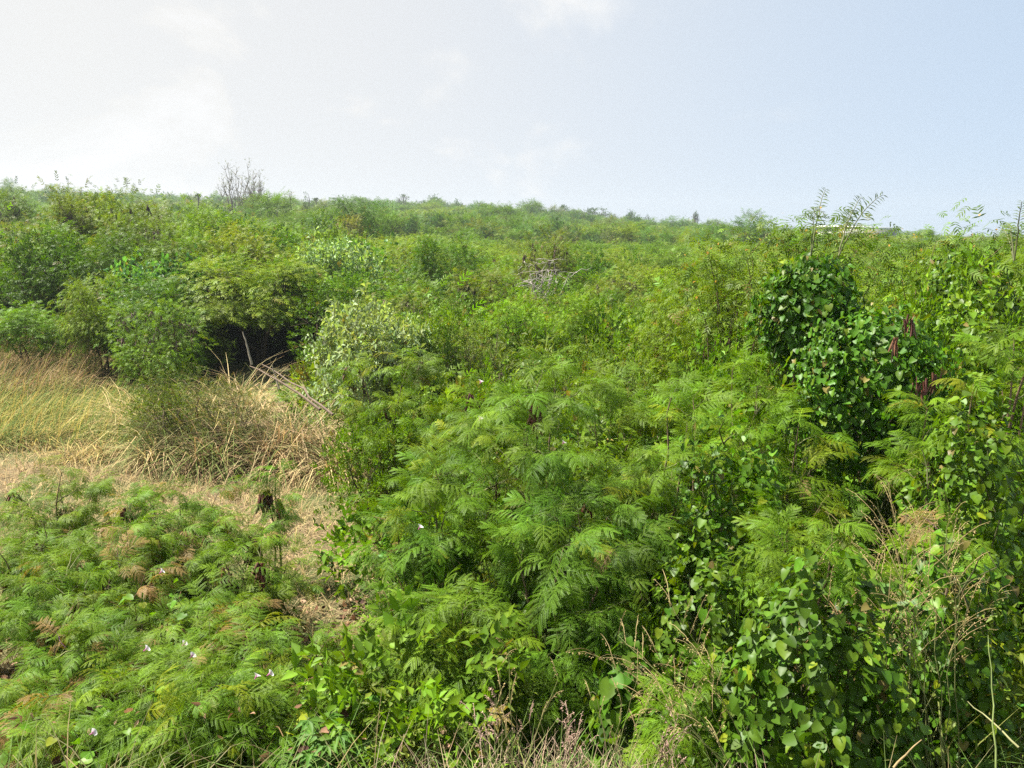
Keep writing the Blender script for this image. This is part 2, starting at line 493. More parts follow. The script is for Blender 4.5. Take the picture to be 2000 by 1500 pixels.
def crown(rng, tips, templates, per, size, spread, base, flat=1.0, out=.8, up=.15, warm=.02, var=.16, twist=.5):
    parts = []
    T = np.array([t[0] for t in tips]); Dn = np.array([t[1] for t in tips])
    tipval = rng.normal(1, .13, len(tips)).clip(.65, 1.4)
    for k, tp in enumerate(templates):
        n = int(len(tips) * per / len(templates))
        i = rng.integers(0, len(tips), n)
        off = rng.normal(0, spread, (n, 3)); off[:, 2] *= flat
        pos = T[i] + off
        pos[:, 2] = np.maximum(pos[:, 2], .05)
        d = norm(norm(off) * .7 + Dn[i] * out + rng.normal(0, .35, (n, 3))) * np.array([1, 1, .6]) + np.array([0, 0, up])
        c = cols(rng, base, n, var, warm) * tipval[i][:, None]
        parts.append(inst(tp, pos, frames(d, rng.normal(0, twist, n)), size * rng.uniform(.75, 1.25, n), c))
    return join(parts)
POD_V = []
def pod_template():
    """flat hanging pod, base at the origin, hanging along X"""
    n = 6; V = []; F = []
    for i in range(n):
        t = i / (n - 1); w = .011 * math.sin(math.pi * min(1, .12 + .82 * t)) ** .5 + .0008
        zz = .010 * math.sin(t * 2.6)
        V += [(t * .135, -w, zz), (t * .135, 0, zz + .0022), (t * .135, w, zz), (t * .135, 0, zz - .0022)]
    for i in range(n - 1):
        for j in range(4):
            F.append((4 * i + j, 4 * i + (j + 1) % 4, 4 * i + 4 + (j + 1) % 4, 4 * i + 4 + j))
    return np.array(V), np.array(F), np.ones(len(V))
POD = pod_template()
def pod_bunches(rng, spots, size=1.0, per=7, col=PODC):
    parts = []
    for p in spots:
        n = int(rng.integers(per - 3, per + 4))
        d = np.stack([rng.normal(0, .35, n), rng.normal(0, .35, n), -np.ones(n)], 1)
        parts.append(inst(POD, p + rng.normal(0, .012 * size, (n, 3)), frames(d, rng.uniform(0, 6.28, n), up=(.3, .8, .1)), size * rng.uniform(.7, 1.15, n), cols(rng, col, n, .3)))
    return join(parts)

# ---- mid-distance bush kinds: one prototype each (trunk + crown), copied later
def proto(name, label, kind, seed):
    rng = np.random.default_rng(seed)
    root = thing(name, label, 'bush', (0, 0, -50))
    pods = None
    if kind == 'feather':        # fine feathery shrub tree, about 3.4 m
        (w, tips) = skeleton(rng, 3.4, 1.75, 4, 5, 6, .30, rad=.05)
        c = crown(rng, tips, FROND_MID, 14, 1.0, .23, GREEN, .7, warm=.02)
    elif kind == 'layered':      # thorn tree with flat yellow-green sprays
        (w, tips) = skeleton(rng, 3.4, 2.0, 3, 6, 6, .36, rad=.06)
        c = crown(rng, tips, FROND_MID, 14, 1.05, .27, LIME, .34, out=1.0, up=.0, warm=.015, twist=.3)
    elif kind == 'podded':       # looser feathery tree with bunches of brown pods
        (w, tips) = skeleton(rng, 3.4, 1.6, 4, 5, 5, .25, rad=.05)
        c = crown(rng, tips, FROND_MID, 11, 1.0, .23, OLIVE, .8, warm=.03)
        up = sorted(tips, key=lambda t: -t[0][2])[:int(len(tips) * .55)]
        sel = rng.choice(len(up), 56, replace=False)
        pods = pod_bunches(rng, [up[i][0] - np.array([0, 0, .05]) for i in sel], 1.7, 8, (.15, .105, .088))
    elif kind == 'small':        # small-leaved dense shrub
        (w, tips) = skeleton(rng, 2.0, 1.3, 5, 5, 5, .05, rad=.03)
        c = crown(rng, tips, SPRIG, 5.0, .16, .17, GREEN, .9, warm=.03, twist=.8)
    elif kind == 'dark':         # dense dark round bush
        (w, tips) = skeleton(rng, 2.6, 1.5, 4, 5, 5, .08, rad=.05)
        c = crown(rng, tips, SPRIG, 5.0, .17, .19, DEEP, .9, warm=.01, twist=.8)
    elif kind == 'pale':         # broad pale leaves in rosettes
        (w, tips) = skeleton(rng, 2.2, 1.5, 5, 5, 5, .05, rad=.04)
        c = crown(rng, tips, SPRIG_BROAD, 5.0, .30, .15, PALE, .9, warm=.02, twist=.5)
    elif kind == 'wisp':         # thin grey-green twiggy bush
        (w, tips) = skeleton(rng, 2.2, 1.3, 6, 5, 6, .05, rad=.025)
        c = crown(rng, tips, SPRIG_LONG, 2.2, .13, .16, GREY, .9, warm=.08, twist=.8)
    elif kind == 'vine':         # bush smothered in broad bluish vine leaves
        (w, tips) = skeleton(rng, 2.4, 1.2, 4, 5, 5, .05, rad=.04)
        c = crown(rng, tips, HEART[:3], 8.0, .10, .17, (.06, .13, .03), .9, warm=.01, twist=.5, up=.1)
    kids = [obj('trunk', mesh_np(name + '_wood', *w, M_WOOD), root), obj('crown', mesh_np(name + '_leaves', *c, M_GLOSSY if kind == 'vine' else M_CROWN), root)]
    kids[1]['kind'] = 'stuff'
    if pods is not None:
        kids.append(obj('seed_pods', mesh_np(name + '_pods', *pods, M_POD), root)); kids[-1]['kind'] = 'stuff'
    root.name = name
    KIDS[root.name] = kids
    return root
PROTO_H = dict(feather=3.4, layered=3.4, podded=3.4, small=2.0, dark=2.6, pale=2.2, wisp=2.2, vine=2.4)
PROTO_R = dict(feather=1.75, layered=2.0, podded=1.6, small=1.3, dark=1.5, pale=1.5, wisp=1.3, vine=1.2)
PROTO_NAME = dict(feather='feathery_tree', layered='thorn_tree', podded='pod_tree', small='small_leaved_bush', dark='dark_bush',
                  pale='pale_leaved_bush', wisp='twiggy_bush', vine='vine_covered_bush')
PROTOS = {}
def get_proto(kind, i):
    if (kind, i) not in PROTOS:
        PROTOS[(kind, i)] = proto(PROTO_NAME[kind], 'x', kind, 100 + 17 * i + sum(map(ord, kind)))
    return PROTOS[(kind, i)]
USED = set()
TAKEN = []
def bush(kind, px, D, top, wpx, label, cat='bush', group=None, tint=(1, 1, 1), var=None, rng=RNG, H=None, x=None, sink=.0, R=None):
    """a bush D metres ahead at column px, its top on row top, wpx photo pixels wide"""
    X = gx(px, D) if x is None else x
    z = gz(X, D)
    if H is None:
        H = at(px, top, D)[2] - z
        H = H - .12 * min(1.0, D / 12)
    H = max(H, .5)
    sx = (wpx / 2.0 / FPX * D if R is None else R) / PROTO_R[kind]
    sx = max(sx, .62 * H / PROTO_H[kind]) if wpx > 50 or R is not None else sx
    v = int(rng.integers(0, NVAR[kind])) if var is None else var
    src = get_proto(kind, v)
    tag_args = (X, D, z - sink)
    sc = (sx, sx * rng.uniform(.9, 1.1), (H + sink) / PROTO_H[kind])
    rz = rng.uniform(0, 6.283)
    r = copy_thing(src, tag_args, rz, sc, label, group, tint)
    r['category'] = cat
    TAKEN.append((X, D, sx * PROTO_R[kind]))
    return r
NVAR = dict(feather=3, layered=2, podded=2, small=3, dark=2, pale=1, wisp=2, vine=1)

# ---- near feathery shrubs: every frond an object that shares one of twelve meshes
FROND_ME = [mesh_np('frond', T[0], T[1], np.array((.094, .172, .012))[None] * T[2][:, None], M_FEATHER) for T in FROND_FINE]
def spray_mesh(rng):
    """a twig end carrying five fronds"""
    parts = [tube(bend((0, 0, 0), (.2, 0, .03), -.1, k=4, rng=rng), np.linspace(.0025, .0012, 4), 3, (.12, .13, .05))]
    for i in range(5):
        T = FROND_FINE[int(rng.integers(0, 12))]; a = i * 2.4 + rng.uniform(-.4, .4)
        d = np.array([[.75, math.cos(a) * .9, math.sin(a) * .55 + .05]])
        parts.append(inst(T, np.array([[.04 + .04 * i, 0, .006 * i]]), frames(d, np.array([rng.normal(0, .3)])), np.array([rng.uniform(.65, .95)]), np.array([(.090, .165, .011)]) * rng.uniform(.85, 1.1)))
    return mesh_np('frond_spray', *join(parts), M_FEATHER)
rsp = np.random.default_rng(19)
SPRAY_ME = [spray_mesh(rsp) for _ in range(8)]
POD_ME = mesh_np('seed_pod', POD[0], POD[1], np.ones((len(POD[0]), 3)) * np.array(PODC), M_POD)
def mat4(R, p, s):
    M = Matrix.Identity(4)
    for i in range(3):
        for j in range(3):
            M[i][j] = R[i][j] * s
        M[i][3] = p[i]
    return M
def feathery_shrub(label, px, D, top, wpx, nf, seed, stems=5, tint=(1, 1, 1), pods=0, group=None, fsize=1.0, low=.15, base=None, dead=.006, yellow=.05, name='feathery_shrub', wind=(.2, -.05, 0)):
    rng = np.random.default_rng(seed)
    X = gx(px, D) if base is None else base[0]
    Y = D if base is None else base[1]
    z = gz(X, Y)
    H = at(px, top, D)[2] - z - .06
    R = wpx / 2.0 / FPX * D - .08
    root = thing(name, label, 'shrub', (X, Y, z), group)
    nodes, tipn, stem_obs, owner = [], [], [], []
    for s in range(stems):
        a = 6.283 * (s + rng.uniform(-.3, .3)) / stems
        rr = R * rng.uniform(.45, .9) if s else R * .15
        hh = H * (rng.uniform(.62, .95) if s else .97)
        e = np.array([math.cos(a) * rr, math.sin(a) * rr, hh])
        P = bend((rng.normal(0, .05), rng.normal(0, .05), -.05), e, -.18, k=9, rng=rng, wob=.012)
        parts = [tube(P, np.linspace(.011, .0022, 9) * (1 + .2 * H), 6, np.array((.16, .115, .07)) * rng.uniform(.8, 1.3))]
        nb = int(rng.integers(4, 7))
        for i in np.arange(0, 9):
            t = i / 8
            if t > low:
                nodes.append((P[i], norm(P[min(i + 1, 8)] - P[max(i - 1, 0)]), .6 + t))
        for j in range(nb):
            t = rng.uniform(max(low, .2), .92); f = t * 8; i = min(int(f), 7)
            p = P[i] + (P[i + 1] - P[i]) * (f - i)
            ab = rng.uniform(0, 6.283); lb = R * rng.uniform(.3, .62)
            q = p + np.array([math.cos(ab) * lb, math.sin(ab) * lb, lb * rng.uniform(.15, .75)])
            q[2] = min(q[2], H * .98)
            Q = bend(p, q, -.12, k=6, rng=rng, wob=.02)
            parts.append(tube(Q, np.linspace(.0052, .0016, 6) * (1 + .2 * H), 4, np.array((.12, .13, .05)) * rng.uniform(.8, 1.2)))
            for i2 in range(1, 6):
                if i2 == 5: tipn.append(len(nodes))
                nodes.append((Q[i2], norm(Q[i2] - Q[i2 - 1]), .7 + .25 * i2))
        tipn.append(len(nodes)); nodes.append((P[8], norm(P[8] - P[7]), 1.5))
        stem_obs.append(obj('stem', mesh_np('stem', *join(parts), M_WOOD), root)); owner += [s] * (len(nodes) - len(owner))
    wts = np.array([n[2] * (.4 + n[0][2] / H) for n in nodes]); wts /= wts.sum()
    tipn = list(np.repeat(tipn, 3))[:nf * 2 // 3]
    pick = list(tipn) + list(rng.choice(len(nodes), nf - len(tipn), p=wts))
    cnt = {}; nd = 0
    wind = np.array(wind)
    for k in pick:
        p, d, _ = nodes[k]
        a = rng.uniform(0, 6.283)
        h = np.array([math.cos(a), math.sin(a), 0])
        fd = h + d * rng.uniform(.2, .9) + np.array([0, 0, rng.uniform(-.3, .25)]) + np.array([p[0], p[1], 0]) / R * .5 + wind * rng.uniform(.5, 1.5)
        Rm = frames(fd[None], np.array([rng.normal(0, .35)]))[0]
        sp_ = nd % 5 < 3; nd += 1
        o = bpy.data.objects.new('frond_spray' if sp_ else 'frond', SPRAY_ME[int(rng.integers(0, 8))] if sp_ else FROND_ME[int(rng.integers(0, 12))])
        COL.objects.link(o); o.parent = stem_obs[owner[k]]
        o.matrix_local = mat4(Rm, p, fsize * (rng.uniform(.6, 1.0) if not sp_ else rng.uniform(.65, .95)))
        tv = rng.normal(1, .14)
        if rng.random() < dead:
            o.color = (2.6 * tv, .95 * tv, 5.0 * tv, 1)
        elif rng.random() < yellow:
            o.color = (tint[0] * 1.8 * tv, tint[1] * 1.2 * tv, tint[2] * .9, 1)
        else:
            o.color = (tint[0] * tv * rng.uniform(.88, 1.12), tint[1] * tv, tint[2] * tv * rng.uniform(.85, 1.2), 1)
    if pods:
        mids = [(n[0], owner[i]) for i, n in enumerate(nodes) if n[0][2] > H * .35]
        for b in rng.choice(len(mids), pods, replace=False):
            p = mids[b][0]
            for _ in range(int(rng.integers(5, 12))):
                dv = np.array([[rng.normal(0, .3), rng.normal(0, .3), -1]])
                o = bpy.data.objects.new('seed_pod', POD_ME); COL.objects.link(o); o.parent = stem_obs[mids[b][1]]
                o.matrix_local = mat4(frames(dv, np.array([rng.uniform(0, 6.28)]), up=(.2, .9, .1))[0], p + rng.normal(0, .014, 3), rng.uniform(.95, 1.45))
                o.color = (1.4, 1.3, 1.2, 1) if rng.random() < .65 else (2.2, 1.9, 1.5, 1)
    TAKEN.append((X, Y, R * .7))
    return root

# ---- heart-leaved vine: the leaves that show largest are objects, the deeper ones one mesh
HEART_ME = [mesh_np('leaf', T[0], T[1], np.array((.092, .178, .011))[None] * T[2][:, None], M_GLOSSY) for T in HEART]
for me in HEART_ME:
    me.polygons.foreach_set('use_smooth', [True] * len(me.polygons))
def vine_mound(label, px, D, top, wpx, seed, n_out=280, n_in=500, size=.085, depth=None, tint=(1, 1, 1), name='heart_leaf_vine', group=None, low=0.0, full=False, flat=False):
    """leaves shingled over an uneven mound (flat = lower, wider)"""
    rng = np.random.default_rng(seed)
    X, Y = gx(px, D), D
    z = gz(X, Y)
    H = at(px, top, D)[2] - z
    R = wpx / 2.0 / FPX * D
    Rd = depth or R * .9
    root = thing(name, label, 'vine', (X, Y, z), group)
    ph = rng.uniform(0, 6.28, 6)
    def surf(a, e):
        k = 1 + .16 * math.sin(3 * a + ph[0]) * math.cos(2 * e + ph[1]) + .10 * math.sin(7 * a + ph[2] + 5 * e)
        if full:
            return np.array([math.cos(a) * math.cos(e) * R * k, math.sin(a) * math.cos(e) * Rd * k, low * H + (1 - low) * H * (.5 + .5 * math.sin(e) * k)])
        return np.array([math.cos(a) * math.cos(e) * R * k, math.sin(a) * math.cos(e) * Rd * k, max(low * H, 0) + (H - low * H) * (math.sin(e) * k if not flat else math.sin(e) ** .7 * k)])
    def spots(n, f0, f1, front):
        out = []
        while len(out) < n:
            a = rng.uniform(0, 6.283)
            if front and math.sin(a) > .35 and rng.random() < .8:
                continue
            e = math.asin(rng.uniform(-.1 if not full else -.8, .99))
            p = surf(a, max(e, .0)) if not full else surf(a, e)
            f = rng.uniform(f0, f1)
            c = np.array([0, 0, p[2] * .75 if not full else (low + 1) * .5 * H])
            p = c + (p - c) * f
            nrm = norm(np.array([math.cos(a) * math.cos(e) / max(R, .1), math.sin(a) * math.cos(e) / max(Rd, .1), .35 + math.sin(e) / max(H, .1)]))
            out.append((p, nrm))
        return out
    def orient(p, nrm):
        nn = norm(nrm + rng.normal(0, .5, 3) + np.array([-.15, .0, .35]))
        g = np.array([rng.normal(0, .5), rng.normal(0, .5) - .25, -1.0])
        x = norm(g - nn * g.dot(nn)); y = np.cross(nn, x)
        return np.stack([x, y, nn], 1)
    for p, nrm in spots(n_out, .94, 1.08, True):
        o = bpy.data.objects.new('leaf', HEART_ME[int(rng.integers(0, 6))]); COL.objects.link(o); o.parent = root
        o.matrix_local = mat4(orient(p, nrm), p, size * rng.uniform(.5, 1.25)) @ Matrix.Diagonal((rng.uniform(.85, 1.15), rng.uniform(.7, 1.1), 1, 1))
        v = rng.normal(1, .18)
        w = 1.6 if rng.random() < .12 else 1.0
        o.color = (tint[0] * v * w * rng.uniform(.85, 1.25), tint[1] * v * (1.2 if w > 1 else 1), tint[2] * v, 1)
    sp = spots(n_in, .74, 1.05, False)
    pos = np.array([s[0] for s in sp]); Rm = np.array([orient(*s) for s in sp])
    parts = []
    for k in range(6):
        q = slice(k, None, 6)
        parts.append(inst(HEART_LOW[k], pos[q], Rm[q], size * rng.uniform(.55, 1.15, len(pos[q])), cols(rng, np.array((.080, .160, .011)) * tint, len(pos[q]), .18, .02)))
    f = obj('foliage', mesh_np('vine_foliage', *join(parts), M_GLOSSY), root); f['kind'] = 'stuff'
    tb = []
    for i in range(int(10 + R * 10)):
        a = rng.uniform(0, 6.283)
        e1, e2 = rng.uniform(.0, .5), rng.uniform(.6, 1.4)
        tb.append(tube(bend(np.array([rng.normal(0, .12 if not full else .04), rng.normal(0, .12 if not full else .04), 0]), surf(a, e2) * .97, -.5 if not full else .1, k=7, rng=rng, wob=.03), np.linspace(.006, .002, 7), 4, (.09, .10, .04)))
    obj('stem', mesh_np('vine_stem', *join(tb), M_WOOD), root)
    TAKEN.append((X, Y, R * .8))
    return root

def hang_pods(root, spots, seed, size=.9, per=9):
    """bunches of dark flat pods, each pod a part"""
    rng = np.random.default_rng(seed)
    for px, py, D in spots:
        q = at(px, py, D) - np.array(root.location)
        for _ in range(per):
            dv = np.array([[rng.normal(0, .22), rng.normal(0, .22), -1]])
            o = bpy.data.objects.new('seed_pod', POD_ME); COL.objects.link(o); o.parent = root
            o.matrix_local = mat4(frames(dv, np.array([rng.uniform(0, 6.28)]), up=(.2, .9, .1))[0], q + rng.normal(0, .022, 3), size * rng.uniform(.75, 1.15))
            o.color = (1.5, 1.35, 1.3, 1) if rng.random() < .7 else (2.2, 1.8, 1.5, 1)

# ---- grass
def blades(rng, pos, length, width, lean, base, warm=0.0, var=.2, tpl=BLADE, dirn=None, green=0.0, greencol=(.10, .17, .035)):
    n = len(pos); parts = []
    L = np.asarray(length, float) * np.ones(n)
    az = rng.uniform(0, 6.283, n) if dirn is None else dirn + rng.normal(0, .6, n)
    tl = np.abs(rng.normal(0, lean, n)).clip(0, 1.45)
    h = np.stack([np.cos(az), np.sin(az), np.zeros(n)], 1)
    zax = h * np.sin(tl)[:, None] + np.array([0, 0, 1]) * np.cos(tl)[:, None]
    xax = h * np.cos(tl)[:, None] - np.array([0, 0, 1]) * np.sin(tl)[:, None]
    yax = np.cross(zax, xax)
    R = np.stack([xax, yax, zax], 2)
    c = cols(rng, base, n, var)
    if green:
        g = rng.random(n) < green
        c[g] = cols(rng, greencol, int(g.sum()), .2)
    which = rng.integers(0, len(tpl), n)
    for k in range(len(tpl)):
        q = which == k
        if q.any():
            sc = np.stack([L[q], np.full(q.sum(), width) * rng.uniform(.7, 1.3, q.sum()), L[q]], 1)
            parts.append(inst(tpl[k], pos[q], R[q], sc, c[q]))
    return join(parts)
def on_ground(x, y, dz=0.0):
    return np.stack([x, y, ground(x, y) + dz], 1)
def tussock(label, px, D, top, wpx, n, seed, base=STRAW, green=.25, group=None, greencol=(.12, .155, .04), lean=.5):
    rng = np.random.default_rng(seed)
    X = gx(px, D); z = gz(X, D); H = at(px, top, D)[2] - z; R = wpx / 2 / FPX * D
    root = thing('grass_tussock', label, 'grass', (X, D, z), group)
    a, r = rng.uniform(0, 6.283, n), R * .55 * np.sqrt(rng.random(n))
    pos = np.stack([np.cos(a) * r, np.sin(a) * r, np.zeros(n) - .02], 1)
    L = H * rng.uniform(.55, 1.25, n)
    V = blades(rng, pos, L, .016, lean, base, var=.25, green=green, greencol=greencol, tpl=BLADE[1:])
    o = obj('leaves', mesh_np('tussock_leaves', *V, M_DRY), root); o['kind'] = 'stuff'
    m = int(n * .5)
    a, r = rng.uniform(0, 6.283, m), R * .75 * np.sqrt(rng.random(m))
    pos = np.stack([np.cos(a) * r, np.sin(a) * r, np.zeros(m) - .02], 1)
    V = blades(rng, pos, H * rng.uniform(.3, .7, m), .012, .9, np.array((.17, .115, .068)), var=.35)  # dead leaves, their brown darkened to stand in for shade under the tussock
    o = obj('dead_leaves', mesh_np('tussock_dead_shade_toned', *V, M_DRY), root); o['kind'] = 'stuff'
    TAKEN.append((X, D, R * .5))
    return root
def seed_grass(label, px, D, n, seed, H=1.2, lean=(0, 0), group=None, heads=6, col=(.33, .26, .12), green=(.20, .22, .08), base=None):
    """a few tall culms with finger-like seed heads and some narrow leaves"""
    rng = np.random.default_rng(seed)
    X = gx(px, D); z = gz(X, D)
    root = thing('seed_grass', label, 'grass', (X, D, z), group)
    for i in range(n):
        h = H * rng.uniform(.75, 1.08)
        e = np.array([lean[0] + rng.normal(0, .16), lean[1] + rng.normal(0, .13), 1.0]); e = norm(e) * h
        b = np.array([rng.normal(0, .05), rng.normal(0, .05), -.02])
        P = bend(b, e, -.12, k=8, rng=rng, wob=.008)
        st = obj('stalk', mesh_np('grass_stalk', *tube(P, np.linspace(.0024, .0009, 8), 4, np.array(green) * rng.uniform(.8, 1.6)), M_DRY), root)
        parts = []
        for j in range(heads):
            t = .62 + .38 * j / max(heads - 1, 1); f = t * 7; k = min(int(f), 6)
            p = P[k] + (P[k + 1] - P[k]) * (f - k); d = norm(P[k + 1] - P[k])
            a = rng.uniform(0, 6.283); sd = np.array([math.cos(a), math.sin(a), rng.uniform(-.1, .3)])
            L = h * rng.uniform(.10, .2)
            Q = bend(p, p + norm(d * .8 + sd * .8) * L, -.25, k=5, rng=rng, wob=.01)
            parts.append(tube(Q, [.0008, .0013, .0014, .0012, .0006], 3, np.array(col) * rng.uniform(.7, 1.4)))
            m = 10
            tt = rng.uniform(.1, 1, m); pq = np.array([Q[0] + (Q[-1] - Q[0]) * x for x in tt]) + np.array([0, 0, 0.0])
            dd = norm(Q[-1] - Q[0])[None] + rng.normal(0, .6, (m, 3))
            parts.append(inst(OVAL[1], pq, frames(dd), .009 * np.ones(m), cols(rng, col, m, .3)))
        obj('seed_head', mesh_np('seed_head', *join(parts), M_DRY), st)
    m = 5 * n
    pos = np.stack([rng.normal(0, .06, m), rng.normal(0, .06, m), np.zeros(m) - .02], 1)
    V = blades(rng, pos, H * rng.uniform(.3, .7, m), .009, .5, (.2, .22, .06), var=.25, green=.5)
    o = obj('leaves', mesh_np('seed_grass_leaves', *V, M_DRY), root)
    return root

# ---- scattering for what nobody could count
def scatter(name, label, cat, pts, rz, sc, idx, sources):
    me = bpy.data.meshes.new(name)
    me.from_pydata([tuple(map(float, p)) for p in pts], [], [])
    for nm, ty, arr in (('rz', 'FLOAT', rz), ('sc', 'FLOAT_VECTOR', sc), ('vi', 'INT', idx)):
        a = me.attributes.new(nm, ty, 'POINT')
        a.data.foreach_set('vector' if ty == 'FLOAT_VECTOR' else 'value', np.asarray(arr, np.float32 if ty != 'INT' else np.int32).ravel())
    src = bpy.data.collections.new(name + '_kinds')
    for o in sources:
        src.objects.link(o)
    ng = bpy.data.node_groups.new(name, 'GeometryNodeTree')
    ng.interface.new_socket('Geometry', in_out='INPUT', socket_type='NodeSocketGeometry')
    ng.interface.new_socket('Geometry', in_out='OUTPUT', socket_type='NodeSocketGeometry')
    N, L = ng.nodes, ng.links
    gi, go = N.new('NodeGroupInput'), N.new('NodeGroupOutput')
    ci = N.new('GeometryNodeCollectionInfo'); ci.inputs['Collection'].default_value = src
    ci.inputs['Separate Children'].default_value = True; ci.inputs['Reset Children'].default_value = True
    ip = N.new('GeometryNodeInstanceOnPoints'); ip.inputs['Pick Instance'].default_value = True
    def attr(nm, ty):
        a = N.new('GeometryNodeInputNamedAttribute'); a.data_type = ty; a.inputs['Name'].default_value = nm
        return next(o for o in a.outputs if o.name == 'Attribute' and o.enabled)
    cx = N.new('ShaderNodeCombineXYZ')
    L.new(attr('rz', 'FLOAT'), cx.inputs['Z'])
    e2r = N.new('FunctionNodeEulerToRotation'); L.new(cx.outputs[0], e2r.inputs[0])
    L.new(gi.outputs[0], ip.inputs['Points']); L.new(ci.outputs[0], ip.inputs['Instance'])
    L.new(attr('vi', 'INT'), ip.inputs['Instance Index']); L.new(e2r.outputs[0], ip.inputs['Rotation']); L.new(attr('sc', 'FLOAT_VECTOR'), ip.inputs['Scale'])
    L.new(ip.outputs[0], go.inputs[0])
    o = bpy.data.objects.new(name, me); COL.objects.link(o)
    md = o.modifiers.new('scatter', 'NODES'); md.node_group = ng
    return tag(o, label, cat, None, 'stuff')
def source(name, data, mat):
    return bpy.data.objects.new(name, mesh_np(name, *data, mat))

# ------------------------------------------------------------------ the ground
ys = np.concatenate([np.linspace(-60, 0, 8)[:-1], np.linspace(0, 40, 90)[:-1], np.geomspace(40, 1000, 60)])
us = np.linspace(-1.5, 1.5, 90)
gxs = us[None, :] * (np.abs(ys) + 14)[:, None]; gys = np.repeat(ys[:, None], 90, 1)
gv = np.stack([gxs, gys, ground(gxs, gys)], 2).reshape(-1, 3)
gi_ = np.arange(len(ys) * 90).reshape(len(ys), 90)
gf = np.stack([gi_[:-1, :-1], gi_[:-1, 1:], gi_[1:, 1:], gi_[1:, :-1]], 2).reshape(-1, 4)
g = obj('ground', mesh_np('ground', gv, gf, None, M_SOIL)); g['kind'] = 'structure'
tag(g, 'dry brown soil under the scrub and grass', 'ground')
# far hills beyond the gap in the trees on the left
hx = np.linspace(-800, -120, 60); hy = np.linspace(560, 860, 8)
HX, HY = np.meshgrid(hx, hy)
prof = 59 + 2.4 * np.sin(hx / 66.) + 1.2 * np.sin(hx / 23. + 1)
prof = prof * (1 - smooth(-380, -120, hx))
HZ = -16 + (prof[None] * np.sin(np.linspace(.02, 1.55, 8))[:, None])
hi = np.arange(480).reshape(8, 60)
hills = obj('hills', mesh_np('hills', np.stack([HX, HY, HZ], 2).reshape(-1, 3), np.stack([hi[:-1, :-1], hi[:-1, 1:], hi[1:, 1:], hi[1:, :-1]], 2).reshape(-1, 4), None, plain_mat('far_hillside', (.07, .10, .05))))
hills['kind'] = 'structure'; tag(hills, 'distant grey green hills beyond the gap in the trees', 'hills')

# ------------------------------------------------------------------ near: feathery shrubs, one by one
fs = feathery_shrub
tw = fs('tall feathery shrub with twin brown stems and one bunch of dark pods', 1030, 5.2, 695, 430, 260, 1, 7, pods=3, fsize=.98)
hang_pods(tw, [(1040, 795, 4.75)], 79, 1.3, 9)
fs('feathery shrub with drooping fronds hanging over the edge of the dry clearing', 835, 4.7, 905, 270, 190, 2, 6, tint=(.95, 1, 1.0), fsize=.98)
fs('feathery shrub with pale stem standing behind the climbing vines, second from twin stemmed shrub', 1300, 5.5, 735, 300, 200, 3, 6, tint=(1.1, 1.05, .9), fsize=.95)
fs('low dark feathery shrub in front of the twin stemmed one', 1110, 4.2, 960, 400, 240, 4, 7, tint=(.85, .94, .95), low=.25, fsize=.98)
fs('loose feathery shrub with many brown pods just before the pale leaved bush', 765, 8.6, 680, 270, 230, 5, 7, pods=14, tint=(1.15, 1.05, .9))
fs('small feathery shrub with yellow buds above the dry seed grass', 880, 3.7, 1160, 300, 190, 6, 6, tint=(1.1, 1.08, .95), yellow=.08, fsize=.9)
fs('windblown feathery shrub in the middle of the clearing edge', 300, 6.0, 955, 330, 230, 7, 8, tint=(1.08, 1.03, 1.00), pods=12, wind=(.55, -.1, 0), fsize=.85, dead=.06)
fs('feathery shrub filling the gap between windblown shrub and left edge', 190, 5.4, 1010, 330, 210, 25, 7, tint=(1.12, 1.03, 0.95), wind=(.5, -.1, 0), pods=10, fsize=.85, dead=.06)
fs('dense low feathery shrub between the yellowing one and the yellow budded one', 710, 3.7, 1290, 230, 130, 26, 6, tint=(1.1, 1.1, .9), fsize=.85, pods=2)
fs('feathery shrub in front of the bindweed at the bottom', 300, 3.35, 1330, 320, 170, 27, 7, tint=(1.1, 1.08, .9), fsize=.8, pods=4)
fs('feathery shrub pressed against the left edge below the thin one', 20, 5.7, 1000, 260, 170, 28, 6, tint=(1.08, 1.01, 0.95), wind=(.5, -.1, 0), fsize=.85, pods=8, dead=.06)
fs('feathery shrub low on the left edge above the corner', 20, 3.9, 1230, 300, 170, 29, 6, tint=(1.03, 1.01, 0.95), wind=(.4, 0, 0), fsize=.8, pods=8, dead=.06)
fs('feathery shrub between the bindweed and the yellowing shrub', 430, 4.0, 1220, 260, 150, 30, 6, tint=(1.03, 1.01, 0.95), wind=(.4, 0, 0), fsize=.8, pods=14, dead=.06)
fs('thin feathery shrub at the left edge beside the tan grass', 70, 7.2, 905, 260, 140, 8, 6, tint=(1.12, 1.03, 0.95), wind=(.5, -.1, 0), pods=8, fsize=.85, dead=.06)
fs('feathery shrub with brown pods beside the straw patch', 470, 5.6, 1030, 230, 130, 9, 6, tint=(1.12, 1.03, 0.95), pods=20, wind=(.5, -.1, 0), fsize=.85, dead=.06)
fs('low feathery shrub sweeping over the bindweed flowers', 90, 4.7, 1105, 380, 230, 10, 8, tint=(1.08, 1.03, 0.95), wind=(.55, -.1, 0), pods=8, fsize=.8, dead=.06)
fs('feathery shrub with hanging dead pods right beside the bindweed', 330, 4.4, 1150, 300, 200, 11, 7, tint=(1.08, 1.01, 0.95), pods=18, wind=(.45, -.1, 0), yellow=.06, fsize=.8, dead=.06)
fs('short feathery shrub growing through the straw at the clearing mouth', 575, 4.2, 1215, 190, 70, 12, 6, tint=(1.12, 1.08, 1.00), pods=8, wind=(.4, 0, 0), fsize=.8, dead=.06)
